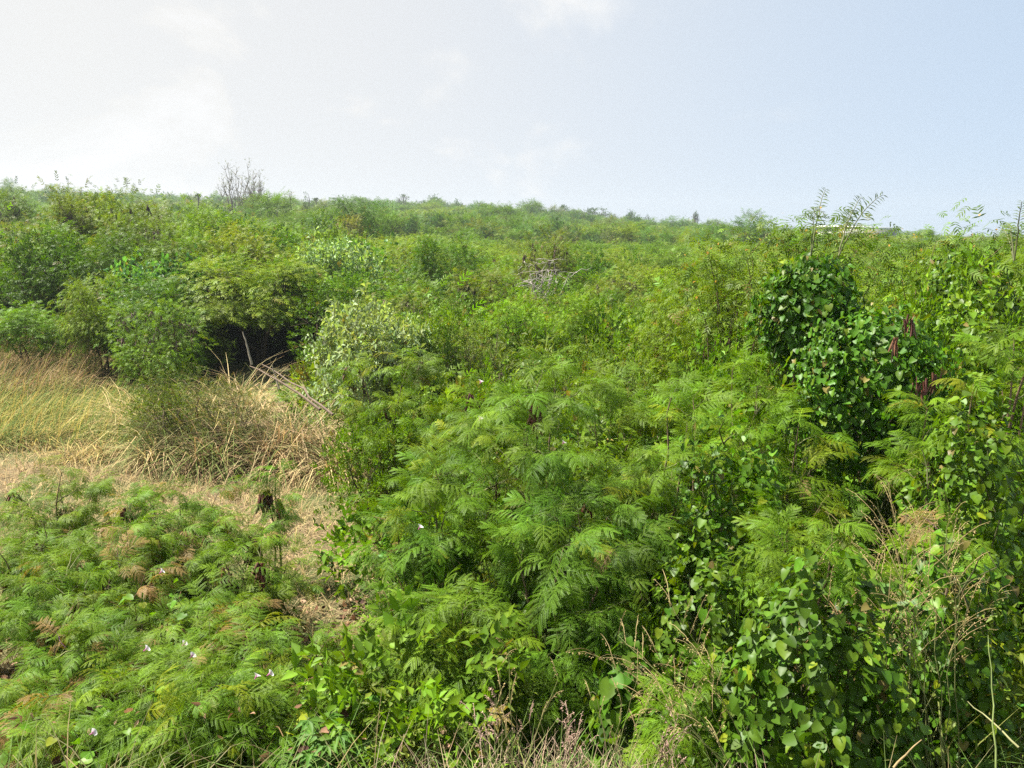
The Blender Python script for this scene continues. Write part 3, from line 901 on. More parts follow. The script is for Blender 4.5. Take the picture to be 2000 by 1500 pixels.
fs('low dense feathery shrub in the bottom corner below the bindweed', 110, 3.5, 1320, 360, 220, 13, 7, tint=(1.03, 1.01, 0.95), wind=(.4, 0, 0), pods=8, fsize=.75, dead=.06)
fs('sparse feathery shrub with yellowing leaves below the straw patch', 480, 3.6, 1330, 300, 120, 14, 6, tint=(1.1, 1.08, .9), yellow=.15, pods=5, fsize=.75)
sd = fs('feathery seedling with one heavy bunch of black pods in the clearing', 515, 7.0, 900, 80, 34, 15, 2, tint=(1.0, 1.1, 1), pods=3, low=.3, name='feathery_seedling', fsize=.8)
hang_pods(sd, [(512, 965, 6.95), (522, 960, 6.95)], 78, 1.3, 9)
fs('feathery shrub spreading over the heart leaved vine', 1640, 3.8, 990, 330, 150, 16, 7, tint=(1.15, 1.12, .85), yellow=.05, fsize=.9)
fs('feathery shrub with light fronds left of the vine draped stump', 1420, 6.0, 690, 280, 220, 17, 7, tint=(1.15, 1.1, .8))
fs('broad feathery shrub in front of the black shady gap', 1560, 5.6, 790, 250, 170, 18, 7, tint=(1.15, 1.12, .8))
fs('bright feathery shrub under the right hand vine curtain', 1900, 5.0, 710, 280, 160, 19, 7, tint=(1.15, 1.12, .75), fsize=.9)
fs('feathery shrub with arching shoots at the right edge against the sky', 2000, 5.6, 470, 200, 140, 20, 5, tint=(1.1, 1.05, .8), fsize=.9)
fs('feathery shrub mixed with seed grass near the right edge', 1880, 3.6, 1010, 260, 90, 21, 5, tint=(1.15, 1.1, .8), fsize=.85)
fs('low feathery shoots poking from the vine beside the dark hollow', 1380, 3.1, 1300, 200, 46, 22, 4, tint=(1.1, 1.1, .8), fsize=.8)
fs('feathery shrub behind the twin stemmed one, beside the pale leaved bush', 900, 7.6, 750, 240, 180, 23, 6, tint=(1.1, 1.08, .9), pods=4)
fs('feathery shrub behind the climbing vines, farther from the twin stemmed one', 1180, 7.4, 740, 280, 190, 24, 6, tint=(1.1, 1.05, .85))

fs('feathery shrub beyond the right edge on the bank', 2300, 4.4, 950, 420, 140, 131, 6, tint=(1.1, 1.08, .8))
fs('feathery shrub beyond the left edge on the bank', -260, 5.0, 1020, 420, 130, 132, 6, tint=(1.1, 1.08, .9))
# ------------------------------------------------------------------ near: vines
vm = vine_mound
vm('large heart leaved vine mound in the lower right corner', 1640, 2.9, 1160, 480, 31, 300, 3000, .047, tint=(.88, .9, .9))
vm('heart leaved vine spilling beside the dark hollow under the shrub', 1400, 3.6, 1100, 330, 32, 300, 2000, .044, tint=(0.79, 0.84, 0.79))
vm('heart leaved vine mound at the right edge under the seed grass', 1900, 3.2, 1120, 330, 33, 300, 2000, .044, tint=(0.92, 0.92, 0.79))
vm('heart leaved vine curtain below the right edge shoots', 1930, 4.2, 800, 300, 34, 300, 2800, .046, tint=(0.97, 0.95, 0.79))
vm('vine draped stump of a shrub with a bare stalk, the taller one', 1582, 6.6, 505, 185, 35, 300, 2800, .054, tint=(0.70, 0.79, 0.79), low=.70, full=True, name='vine_draped_shrub')
vb = vm('vine draped shrub hung with brown pods above the black shady gap', 1715, 6.1, 605, 290, 36, 300, 4400, .052, tint=(0.72, 0.81, 0.79), low=.48, full=True, name='vine_draped_shrub')
vm('dark vine thicket on the shrubs near the right edge', 1880, 7.8, 500, 190, 37, 300, 2200, .06, tint=(0.75, 0.81, 0.79), low=.5, full=True, name='vine_draped_shrub')
vm('leafy vine mass beside the pod hung shrub', 1900, 6.4, 600, 260, 38, 300, 2400, .056, tint=(0.97, 0.97, 0.79))
vm('vine tangle filling the middle between the feathery shrubs', 1080, 6.4, 800, 420, 39, 300, 2600, .05, tint=(1.01, 0.92, 0.79))
vm('vine carpet sloping below the vine draped stump', 1450, 5.0, 880, 330, 40, 300, 2400, .052, tint=(0.92, 0.92, 0.79))
vm('vine leaves glowing yellow green in the heart of the feathery shrub', 1060, 4.4, 1020, 200, 41, 160, 300, .06, tint=(1.06, 1.06, 0.79))
vm('dark vine clump in the hollow under the feathery shrub', 1240, 3.5, 1270, 180, 42, 120, 300, .07, tint=(0.75, 0.79, 0.79))

hang_pods(vb, [(1775, 622, 5.65), (1752, 660, 5.6), (1828, 735, 5.6), (1790, 748, 5.6)], 77)

# bindweed with white and pink funnel flowers
def flower_mesh():
    n = 10; V, F, C = [], [], []
    prof = [(0, .003), (.016, .005), (.028, .011), (.036, .024), (.038, .027)]
    for i, (x, r) in enumerate(prof):
        for j in range(n):
            a = j / n * 6.283; rr = r * (1 + (.07 if i > 2 else 0) * math.cos(5 * a))
            V.append((x, math.cos(a) * rr, math.sin(a) * rr)); C.append((.55, .16, .36) if i < 2 else ((.78, .55, .66) if i == 2 else (.86, .82, .84)))
    for i in range(len(prof) - 1):
        for j in range(n):
            F.append((i * n + j, i * n + (j + 1) % n, (i + 1) * n + (j + 1) % n, (i + 1) * n + j))
    return mesh_np('flower', np.array(V), np.array(F), np.array(C), M_PETAL)
FLOWER = flower_mesh()
WEED_ME = [mesh_np('leaf', T[0], T[1], np.array((.07, .155, .02))[None] * T[2][:, None], M_FEATHER) for T in OVAL[:2]]
def bindweed(label, px, D, py, n_leaf, flowers, seed, spread=.55):
    rng = np.random.default_rng(seed)
    p0 = at(px, py, D); X, Y = p0[0], p0[1]; z = gz(X, Y)
    root = thing('bindweed', label, 'vine', (X, Y, z))
    H = p0[2] - z
    tb = []
    for i in range(9):
        a = rng.uniform(0, 6.283); r = spread * rng.uniform(.4, 1)
        P = bend((0, 0, 0), (math.cos(a) * r, math.sin(a) * r, H * rng.uniform(.6, 1)), -.6, k=8, rng=rng, wob=.04)
        tb.append(tube(P, .0025, 4, (.2, .13, .06)))
        for _ in range(n_leaf // 9):
            q = P[int(rng.integers(2, 8))] + rng.normal(0, .05, 3)
            d = np.array([[rng.normal(), rng.normal(), -.3]])
            o = bpy.data.objects.new('leaf', HEART_ME[int(rng.integers(0, 6))]); COL.objects.link(o); o.parent = root
            o.matrix_local = mat4(frames(d, np.array([rng.normal(0, .4)]))[0], q, rng.uniform(.03, .065)); v = rng.normal(1, .15)
            o.color = (v * (1.8 if rng.random() < .1 else 1), v * 1.05, v, 1)
    obj('stem', mesh_np('bindweed_stem', *join(tb), M_DRY), root)
    for fx, fy, fD in flowers:
        q = at(fx, fy, fD) - np.array([X, Y, z])
        d = np.array([[rng.normal(.8, .2), rng.normal(.25, .2), rng.uniform(.5, .9)]])
        o = bpy.data.objects.new('flower', FLOWER); COL.objects.link(o); o.parent = root
        o.matrix_local = mat4(frames(d)[0], q, rng.uniform(.6, .75)); o.color = (1, 1, 1, 1)
bindweed('bindweed with three white funnel flowers among the dead pods', 310, 3.75, 1290, 90, [(268, 1345, 3.55), (355, 1262, 3.65), (371, 1285, 3.6), (280, 1272, 3.7)], 51)
bindweed('bindweed with two pale flowers beside the yellowing shrub', 500, 3.5, 1345, 60, [(497, 1327, 3.35), (521, 1320, 3.4)], 52, .4)
bindweed('bindweed with one pink white flower high on the windblown shrub', 310, 4.6, 1140, 45, [(311, 1120, 4.3)], 53, .4)
bindweed('bindweed with a white flower on the drooping shrub by the clearing', 815, 4.3, 1050, 40, [(817, 1034, 3.95)], 54, .3)
bindweed('bindweed with small white flowers climbing the twin stemmed shrub', 950, 5.1, 790, 40, [(937, 750, 5.0), (935, 822, 4.95), (1098, 868, 4.9)], 55, .4)
bindweed('bindweed with a withered pink flower in the bottom corner', 180, 3.2, 1440, 40, [(175, 1435, 3.0)], 56, .35)

# palmate weeds at the bottom
def palm_weed(label, px, D, H, seed, n=26, lobes=5):
    rng = np.random.default_rng(seed); X = gx(px, D); z = gz(X, D)
    root = thing('weed', label, 'weed', (X, D, z)); tb = []
    for s in range(5):
        e = np.array([rng.normal(0, .12), rng.normal(0, .12), H * rng.uniform(.6, 1)])
        P = bend((0, 0, 0), e, -.1, k=6, rng=rng, wob=.02); tb.append(tube(P, np.linspace(.004, .002, 6), 4, (.10, .12, .05)))
        for j in range(n // 5):
            q = P[int(rng.integers(2, 6))]; a = rng.uniform(0, 6.283)
            pe = q + np.array([math.cos(a), math.sin(a), .3]) * rng.uniform(.04, .08); tb.append(tube(np.array([q, pe]), .0012, 3, (.10, .14, .05)))
            for k in range(lobes):
                b = a + (k - (lobes - 1) / 2) * .62
                o = bpy.data.objects.new('leaf', WEED_ME[1]); COL.objects.link(o); o.parent = root
                o.matrix_local = mat4(frames(np.array([[math.cos(b), math.sin(b), .05]]), np.array([rng.normal(0, .2)]))[0], pe, rng.uniform(.05, .08)); o.color = (1, 1, 1, 1)
    obj('stem', mesh_np('weed_stem', *join(tb), M_WOOD), root)
# the bindweed', 330, 3.0, .62, 61)
palm_weed('weed with hand shaped leaves under the yellow budded shrub', 640, 3.2, .5, 62)
# hand shaped leaves beside the withered pink flower', 60, 3.1, .45, 63)

# ------------------------------------------------------------------ grasses
rg = np.random.default_rng(70)
def field(name, label, n, xr, yr, L, wid, lean, base, green, seed, keep=None, dirn=None, greencol=(.12, .18, .04), cluster=.9):
    rng = np.random.default_rng(seed)
    m = int(n * 1.0)
    cxs, cys = rng.uniform(*xr, m // 14 + 1), rng.uniform(*yr, m // 14 + 1)
    k = rng.integers(0, len(cxs), m)
    x = cxs[k] + rng.normal(0, .13, m); y = cys[k] + rng.normal(0, .13, m)
    if keep is not None:
        q = keep(x, y); x, y = x[q], y[q]
    V = blades(rng, on_ground(x, y, -.02), rng.uniform(L[0], L[1], len(x)), wid, lean, base, var=.22, green=green, greencol=greencol, dirn=dirn)
    o = obj(name, mesh_np(name, *V, M_DRY)); return tag(o, label, 'grass', None, 'stuff')
field('straw_grass', 'matted straw coloured grass covering the sunny clearing', 34000, (-8.5, -.9), (4.9, 12.2), (.16, .42), .007, 1.0, STRAW, .15, 71,
      keep=lambda x, y: (x > -.62 * y - .5) & (x < -1.0 - .05 * (y - 5)))
field('yellow_grass', 'yellow green grass along the bank behind the clearing', 15000, (-10.5, -5.2), (11.6, 15.5), (.45, .85), .014, .75, (.38, .31, .10), .55, 72, dirn=.3)
field('tan_grass', 'tall tan brown grass field before the left trees', 14000, (-15, -8.7), (15.2, 22), (.75, 1.15), .015, .55, (.33, .235, .12), .3, 73, dirn=.3)
field('bank_grass', 'dry grass with pinkish seed on the bank at the bottom', 2600, (-.35, .95), (2.2, 3.3), (.18, .42), .0045, .45, (.34, .25, .17), .25, 74)
field('bank_weeds', 'sparse grass under the shrubs along the bank', 9000, (-3.2, 3.6), (2.0, 6.0), (.2, .5), .006, .6, (.20, .17, .08), .55, 75)
rl = np.random.default_rng(76)
nl_ = 5200
lx = rl.uniform(-3.9, -.1, nl_); ly = rl.uniform(3.1, 6.3, nl_)
q_ = lx > -.66 * ly - .3; lx, ly = lx[q_], ly[q_]; nl_ = len(lx)
lp = on_ground(lx, ly); lp[:, 2] += rl.uniform(0, .38, nl_) * (rl.random(nl_) < .6) + .01
lc = np.array([(.34, .20, .12), (.20, .105, .06), (.42, .28, .17), (.09, .05, .035)])[rl.integers(0, 4, nl_)] * rl.uniform(.7, 1.15, (nl_, 1))
lv = [inst(OVAL[1] if k else HEART[0], lp[k::2], frames(rl.normal(0, 1, (len(lp[k::2]), 3)) * np.array([1, 1, .6]), rl.normal(0, 1, len(lp[k::2]))), rl.uniform(.02, .05, len(lp[k::2])), lc[k::2]) for k in (0, 1)]
tag(obj('leaf_litter', mesh_np('leaf_litter', *join(lv), M_DRY)), 'brown dead leaves caught under the shrubs below the clearing', 'litter', None, 'stuff')
tk = tussock
tk('tallest green and straw tussock under the leaning canes', 430, 11.8, 690, 190, 720, 81, green=.6)
tk('straw tussock drooping beside the pale leaved bush', 590, 11.6, 705, 170, 560, 82, green=.35, base=(.38, .3, .16))
tk('green tussock leaning left beside the yellow grass', 320, 11.6, 715, 170, 640, 83, green=.75)
tk('shaggy straw tussock with a dark hollow beneath it', 530, 11.0, 745, 170, 620, 84, green=.3, base=(.34, .25, .13))
tk('green brown tussock with dead skirt over the clearing', 390, 10.9, 770, 170, 640, 85, green=.6, base=(.25, .17, .09))
tk('straw tussock at the left foot of the tussock bank', 285, 10.9, 795, 130, 380, 86, green=.35)
tk('pale tussock tucked beside the pod bearing feathery shrub', 640, 10.6, 775, 120, 380, 87, green=.15)
tk('windswept straw tussock farthest back on the bank', 470, 13.8, 655, 150, 420, 88, green=.1)
tk('straw tussock between the small pod tree and the bank', 250, 13.2, 715, 190, 460, 89, green=.15)
tk('yellow tussock nearest the left edge of the bank', 60, 12.0, 815, 170, 420, 90, green=.3, base=(.38, .31, .11))
tk('golden tussock bending over the clearing beside the left edge', 150, 11.2, 835, 180, 420, 91, green=.25, base=(.40, .30, .12))
tk('green tussock in the yellow grass before the tan field', 180, 13.0, 785, 140, 320, 92, green=.7)
sg = seed_grass
sg('seed grass leaning left out of the heart leaved vine', 1600, 2.75, 9, 101, .95, (-.75, .1), heads=8)
sg('tall seed grass standing against the right hand vines', 1850, 3.0, 9, 102, 1.25, (.05, 0), heads=8)
sg('reddish seed grass beside the tall right hand one', 1760, 2.9, 5, 103, 1.0, (-.15, .1), col=(.36, .23, .11), heads=8)
sg('seed grass at the right edge arching over the vine', 1960, 2.8, 9, 104, 1.15, (-.25, .1), heads=8)
sg('thin seed grass above the feathery shrub near the black gap', 1800, 4.2, 5, 105, 1.5, (-.1, 0), heads=8)
sg('dry seed grass with curled leaf at the bottom edge', 1010, 2.75, 5, 106, .6, (-.1, .1), heads=3)
sg('dry seed grass in the dark hollow at the bottom edge', 1230, 2.75, 5, 107, .55, (.1, .1), heads=3)
sg('short fluffy seed grass at the bottom beside the yellow budded shrub', 960, 2.7, 7, 108, .42, (0, .1), heads=5, col=(.36, .25, .19))
sg('short fluffy seed grass at the bottom beside the heart leaved vine', 1330, 2.65, 7, 109, .42, (0, .1), heads=5, col=(.36, .25, .19))
sg('short fluffy seed grass in the middle of the bottom edge', 1120, 2.65, 7, 110, .40, (0, .1), heads=5, col=(.36, .25, .19))
# broad green grass blades in the corner
def cane(label, p, q, r=.02, col=BARK_PALE, name='dry_cane', twigs=3, seed=1):
    rng = np.random.default_rng(seed)
    p, q = np.array(p), np.array(q)
    P = bend(p, q, -.06, k=8, rng=rng, wob=.008)
    root = thing(name, label, 'cane', tuple(p))
    obj('stalk', mesh_np('cane_stalk', *tube(P - p, np.linspace(r, r * .35, 8), 6, col), M_WOOD), root)
    tb = []
    for i in range(twigs):
        k = int(rng.integers(3, 7)); d = norm(P[k + 1] - P[k]) + rng.normal(0, .5, 3)
        tb.append(tube(bend(P[k] - p, P[k] - p + norm(d) * rng.uniform(.15, .4), 0, k=4, rng=rng), np.linspace(r * .3, r * .12, 4), 4, col))
    if tb: obj('twig', mesh_np('cane_twig', *join(tb), M_WOOD), root)
cane('grey dead cane leaning over the tussocks, the upper of two', at(625, 800, 10.6), at(488, 715, 11.6), .022, (.17, .13, .09), seed=2)
cane('grey dead cane leaning over the tussocks, the lower of two', at(650, 810, 10.7), at(512, 712, 11.9), .02, (.18, .14, .10), seed=3)
cane('bare pale stick standing up from the tussocks', at(492, 712, 12.0), at(474, 648, 12.1), .02, BARK_PALE, seed=4, twigs=0)
cane('short pale stick standing beside the leaning canes', at(545, 760, 11.4), at(531, 712, 11.5), .016, BARK_PALE, seed=5, twigs=1)
cane('dry brown reed broken over at the bottom corner', at(1745, 1500, 2.35), at(1800, 1445, 2.4), .0045, (.26, .18, .09), seed=6, twigs=0)
cane('stiff green reed slanting across the bottom corner', at(1990, 1460, 2.4), at(1890, 1370, 2.6), .004, (.20, .20, .09), seed=7, twigs=0)
cane('upright green reed in the bottom corner', at(1945, 1500, 2.4), at(1930, 1240, 2.6), .0035, (.14, .19, .06), seed=8, twigs=0)

# ------------------------------------------------------------------ middle distance: trees and bushes one can tell apart
B = bush
B('podded', 20, 38, 352, 150, 'grey green tree at the far left edge above the gap', 'tree', tint=(.85, .95, 1.1))
B('podded', 165, 27, 352, 130, 'tree with browned leaf tips highest on the left skyline', 'tree', tint=(1.05, 1.0, 1))
B('podded', 300, 26, 366, 190, 'tree hung with dark pods along the skyline', 'tree', tint=(.95, 1.05, .9))
B('layered', 215, 27.5, 368, 160, 'yellow green crown beside the brown tipped skyline tree', 'tree')
B('feather', 395, 28, 372, 190, 'bright feathery tree below the wispy bare tree', 'tree', tint=(1.3, 1.2, .9))
B('dark', 95, 21.5, 455, 190, 'dark tree with a black hollow under its crown at left', 'tree', tint=(.9, .92, 1.0))
B('feather', 100, 22.5, 430, 190, 'grey feathery crown rising behind the dark hollow tree', 'tree', tint=(.9, .92, 1.0))
B('podded', 290, 23, 405, 130, 'upright tree showing dark bare stems through its crown', 'tree', tint=(.8, .95, .95))
B('vine', 268, 19, 487, 95, 'bush smothered in bluish broad vine leaves', tint=(1.0, 1.2, 1.7))
B('vine', 370, 20, 480, 80, 'small vine covered bush right of the bluish one', tint=(.9, 1.0, 1.2))
B('layered', 490, 23, 435, 200, 'broad yellow green crown, roundest of the thicket', 'tree', tint=(1.15, 1.02, 1))
B('layered', 500, 19.8, 492, 300, 'wide thorn tree casting black shade over the straw bank', 'tree', var=0)
B('feather', 600, 20.5, 500, 200, 'feathery tree at the right end of the black shade', 'tree', tint=(.95, 1, .8))
B('layered', 395, 20, 520, 200, 'thorn tree with low dark sprays left of the black shade', 'tree', tint=(.8, .9, .9))
B('layered', 560, 22.5, 470, 170, 'flat sprayed thorn tree above the black shade', 'tree', tint=(1.1, 1, .9))
B('feather', 385, 24.5, 432, 170, 'bright crown with a dark gap below it', 'tree', tint=(1.15, 1.15, .9))
B('layered', 195, 17.5, 525, 150, 'pale feathery bush in front of the bluish vine bush', tint=(1.0, 1.05, 1.2))
B('podded', 290, 14.6, 565, 165, 'small tree with brown pods and a pale trunk', 'tree', tint=(.9, 1.15, .9), var=1)
B('feather', 60, 18.2, 575, 190, 'low feathery bush at the left edge above tan grass', tint=(1.0, 1.1, .95))
B('wisp', 160, 17.2, 590, 100, 'wispy pale bush behind the tan grass')
B('feather', 740, 19, 528, 170, 'soft bright bush above the pale leaved bush', tint=(1.1, 1.2, .9))
B('feather', 868, 22.5, 455, 90, 'dark thin tree with a visible bare trunk', 'tree', tint=(.65, .75, .9))
B('podded', 940, 20, 510, 150, 'bush thick with brown pods beside the dark thin tree', tint=(1.0, .95, .9))
B('podded', 1060, 27, 448, 130, 'bush crowned with dead brown pods behind the dead branches', tint=(.95, .9, 1.0))
B('feather', 1030, 15.2, 552, 105, 'bright green fine leaved bush like a shaving brush', tint=(1.45, 1.5, .8), var=2)
B('feather', 1120, 15.8, 560, 110, 'paler fine leaved bush next to the shaving brush one', tint=(1.4, 1.35, .85))
B('dark', 883, 12.2, 640, 42, 'narrow dark green column of leaves in the scrub', tint=(.6, .7, .8))
B('pale', 715, 12.0, 600, 140, 'pale silvery broad leaved bush behind the pod bearing shrub', var=0)
B('pale', 785, 12.6, 640, 90, 'smaller pale leaved bush joined to the silvery one', tint=(.85, .95, .85))
B('layered', 1165, 25.5, 512, 110, 'flat yellow green bush beyond the dead branches', tint=(1.3, 1.15, .9), H=1.6)
B('pale', 650, 22, 480, 70, 'bush of white green leaves high in the thicket', tint=(.9, 1, .9))
B('small', 860, 13.2, 590, 210, 'grey green twiggy scrub left of the shaving brush bush', tint=(1.15, 1.05, 1.3))
B('wisp', 930, 12.6, 600, 190, 'thin grey twiggy bush left of the shaving brush bush', tint=(1.0, 1.05, .8))
B('small', 1150, 10.6, 650, 210, 'rounded small leaved bush behind the tall twin stemmed shrub', tint=(1.1, 1.0, .9))
B('small', 1290, 11.2, 620, 210, 'small leaved bush with rusty shoots left of draped stump', tint=(1.25, 1.05, .9))
B('wisp', 1215, 9.6, 668, 170, 'loose twiggy bush over a brown gap', tint=(.95, 1.05, .8))
B('feather', 1400, 10.5, 560, 200, 'feathery bush with orange flecks left of the draped stump', tint=(1.25, 1.1, .7))
B('feather', 1480, 10.0, 492, 220, 'tall feathery bush dotted with orange flowers below the skyline', tint=(1.3, 1.1, .7))
B('feather', 1620, 9.6, 474, 190, 'feathery bush carrying the tall pinnate shoots', tint=(1.2, 1.08, .7))
B('feather', 1720, 10.2, 474, 200, 'feathery bush before the long white roof', tint=(1.25, 1.12, .7))
B('feather', 1830, 9.8, 488, 190, 'feathery bush between the white roof and right edge', tint=(1.25, 1.1, .7))
B('feather', 1930, 9.4, 470, 220, 'feathery bush tallest by the right edge', tint=(1.15, 1.05, .75))
B('feather', 1370, 13.5, 505, 200, 'dull feathery bush farther back behind the orange flecked ones', tint=(1.15, 1.0, .85))
B('wisp', 345, 11.4, 705, 200, 'olive twiggy bush tangled in the green tussocks', tint=(.7, .7, .6))
B('wisp', 445, 11.3, 722, 190, 'brown olive twiggy bush over the dark hollow in the tussocks', tint=(.8, .68, .6))
B('small', 300, 11.9, 735, 150, 'small dark olive bush among the left tussocks', tint=(1.1, .9, .9))
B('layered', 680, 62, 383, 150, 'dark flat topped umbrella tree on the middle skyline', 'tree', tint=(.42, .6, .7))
B('podded', 690, 52, 412, 90, 'rusty brown bush below the umbrella tree', tint=(1.25, 1.0, 1.0))
B('dark', 742, 52, 415, 60, 'dark round bush beside the rusty one', tint=(1, 1, 1))

# orange flower flecks, pinnate shoots against the sky
def pinnate_shoot(label, px, D, base_py, tips, seed, leafc=(.12, .17, .08), lsz=.14):
    """an upright shoot of a shrub: a stalk with long leaves of paired oblong leaflets"""
    rng = np.random.default_rng(seed)
    p0 = at(px, base_py, D); z0 = gz(p0[0], p0[1])
    root = thing('pinnate_shoot', label, 'shoot', (p0[0], p0[1], z0))
    o0 = np.array([p0[0], p0[1], z0]); leaflets = []
    nv = oval_template(.10, .2, .25); me = mesh_np('leaflet', nv[0], nv[1], np.array(leafc)[None] * nv[2][:, None], M_CROWN)
    for tx, ty in tips:
        e = at(tx, ty, D + rng.normal(0, .12)) - o0
        b = np.array([0, 0, max((p0[2] - z0) * .96, .1)])
        P = bend(b, e, -.3, k=12, rng=rng, wob=.006)
        obj('stalk', mesh_np('shoot_stalk', *tube(P, np.linspace(.006, .002, 12), 5, (.14, .15, .07)), M_WOOD), root)
        n = 13
        for j in range(n):
            t = .3 + .7 * j / (n - 1); f = t * 11; k = min(int(f), 10)
            p = P[k] + (P[k + 1] - P[k]) * (f - k); d = norm(P[k + 1] - P[k])
            for s in (-1, 1):
                sd = norm(np.cross(d, [0.15, 1, .1])) * s
                v = d * .55 + sd + rng.normal(0, .15, 3)
                o = bpy.data.objects.new('leaflet', me); COL.objects.link(o); o.parent = root
                o.matrix_local = mat4(frames(v[None], np.array([rng.normal(0, .5)]))[0], p, lsz * (1 - .45 * (t - .45) / .55) * rng.uniform(.8, 1.15))
                o.color = (1, 1, 1, 1)
pinnate_shoot('upright pinnate shoot standing tallest against the sky', 1585, 6.8, 470, [(1613, 370), (1592, 405)], 201, lsz=.085)
pinnate_shoot('slanting pinnate shoot reaching toward the white roof', 1640, 6.9, 470, [(1683, 384), (1724, 381), (1665, 410)], 202, lsz=.085)
# shoot above the end of the white roof', 1775, 7.4, 480, [(1787, 416)], 203, lsz=.11)
# shoot between the roof end and right edge', 1858, 7.8, 480, [(1867, 436)], 204, lsz=.09)
pinnate_shoot('spray of pinnate shoots against the sky at the right edge', 1985, 5.2, 470, [(1996, 394), (1968, 436), (1955, 446)], 205, lsz=.055)
# pinnate shoots left of the tallest one', 1560, 7.4, 480, [(1512, 424), (1545, 418)], 206)
def flecks(label, spots, seed):
    rng = np.random.default_rng(seed)
    x0 = at(*spots[0]); z0 = gz(x0[0], x0[1]); root = thing('orange_flower_shrub', label, 'shrub', (x0[0], x0[1], z0))
    o0 = np.array([x0[0], x0[1], z0]); tb = []; fl = []
    for px, py, D in spots:
        e = at(px, py, D) - o0
        P = bend((rng.normal(0, .1), rng.normal(0, .1), 0), e, -.25, k=7, rng=rng, wob=.02)
        tb.append(tube(P, np.linspace(.012, .003, 7), 4, (.17, .12, .07)))
        n = 46
        pos = e + rng.normal(0, .13, (n, 3)) * np.array([1.4, 1.2, .8])
        fl.append(inst(FROND_MID[int(rng.integers(0, 5))], pos, frames(rng.normal(0, 1, (n, 3)) * np.array([1, 1, .3]), rng.normal(0, .4, n)), rng.uniform(.5, .85, n), cols(rng, (.10, .165, .02), n, .18, .05)))
        m = 4
        for k in range(m):
            o = bpy.data.objects.new('flower', OFL); COL.objects.link(o); o.parent = root
            o.matrix_local = mat4(frames(rng.normal(0, 1, (1, 3)))[0], e + rng.normal(0, .10, 3) + np.array([0, -.05, .05]), rng.uniform(.025, .045)); o.color = (1, 1, 1, 1)
    obj('stem', mesh_np('shrub_stem', *join(tb), M_WOOD), root)
    c = obj('crown', mesh_np('shrub_crown', *join(fl), M_CROWN), root); c['kind'] = 'stuff'
OFL = mesh_np('flower', OVAL[2][0], OVAL[2][1], np.array((.5, .28, .05))[None] * OVAL[2][2][:, None], M_PETAL)
flecks('shrub with orange flower sprays left of the vine draped stump', [(1440, 560, 8.6), (1400, 520, 8.8), (1470, 500, 8.8), (1500, 455, 8.8), (1360, 590, 8.6), (1430, 620, 8.3), (1380, 480, 9.0), (1490, 590, 8.2), (1350, 540, 8.8)], 211)
flecks('shrub with orange flower sprays behind the vine draped stump', [(1590, 445, 8.6), (1640, 455, 8.5), (1700, 462, 8.6), (1570, 480, 8.4), (1660, 500, 8.2), (1720, 520, 8.2), (1600, 500, 8.4), (1540, 470, 8.5)], 212)
flecks('shrub with sparse orange sprays beside the dark vine thicket', [(1790, 490, 8.4), (1760, 540, 8.0), (1830, 470, 8.8), (1960, 480, 7.6), (1900, 460, 8.4), (1940, 560, 7.4)], 213)

# small near-middle leafy fillers one can tell apart
B('small', 1330, 7.6, 700, 240, 'leafy bush between twin stemmed shrub and vine draped stump', tint=(1.0, 1.05, .9))
B('small', 1010, 8.6, 720, 260, 'leafy bush straight behind the twin stemmed shrub', tint=(1.1, 1.1, .9))
B('small', 1480, 7.4, 660, 230, 'leafy bush at the foot of the vine draped stump', tint=(.95, 1.05, .85))
B('small', 1790, 7.0, 600, 260, 'leafy bush behind the pod hung draped shrub', tint=(1.05, 1.1, .85))
B('small', 735, 8.0, 800, 120, 'leafy low bush beside the straw at the clearing side', tint=(1.0, 1.0, .9))
B('small', 1960, 6.6, 560, 200, 'leafy bush under the spray of shoots at right edge', tint=(1.1, 1.12, .8))

# dead branches
def dead_branches(label, px, D, py, w, seed, n=16):
    rng = np.random.default_rng(seed)
    p = at(px, py, D); z = gz(p[0], p[1]); root = thing('dead_bush', label, 'bush', (p[0], p[1], z)); h = p[2] - z
    main, tw = [], []
    for i in range(n):
        e = np.array([rng.normal(0, w * .45), rng.normal(0, w * .3), h * rng.uniform(.75, 1.05)])
        P = bend((rng.normal(0, .15), rng.normal(0, .15), 0), e, -.35, k=8, rng=rng, wob=.03)
        main.append(tube(P, np.linspace(.022, .006, 8), 5, (.36, .32, .28)))
        for j in range(6):
            k = int(rng.integers(3, 8)); d = rng.normal(0, 1, 3) * np.array([1, 1, .45])
            tw.append(tube(bend(P[k], P[k] + norm(d) * rng.uniform(.2, .55), 0, k=4, rng=rng, wob=.05), np.linspace(.008, .003, 4), 4, (.38, .34, .30)))
    obj('branches', mesh_np('dead_branch', *join(main), M_WOOD), root)['kind'] = 'stuff'
    obj('twigs', mesh_np('dead_twig', *join(tw), M_WOOD), root)['kind'] = 'stuff'
dead_branches('dead bush of bare pale branches in the scrub', 1055, 22.5, 512, 1.0, 221)
# twigs over a brown gap', 1205, 9.0, 715, .35, 222, 8)

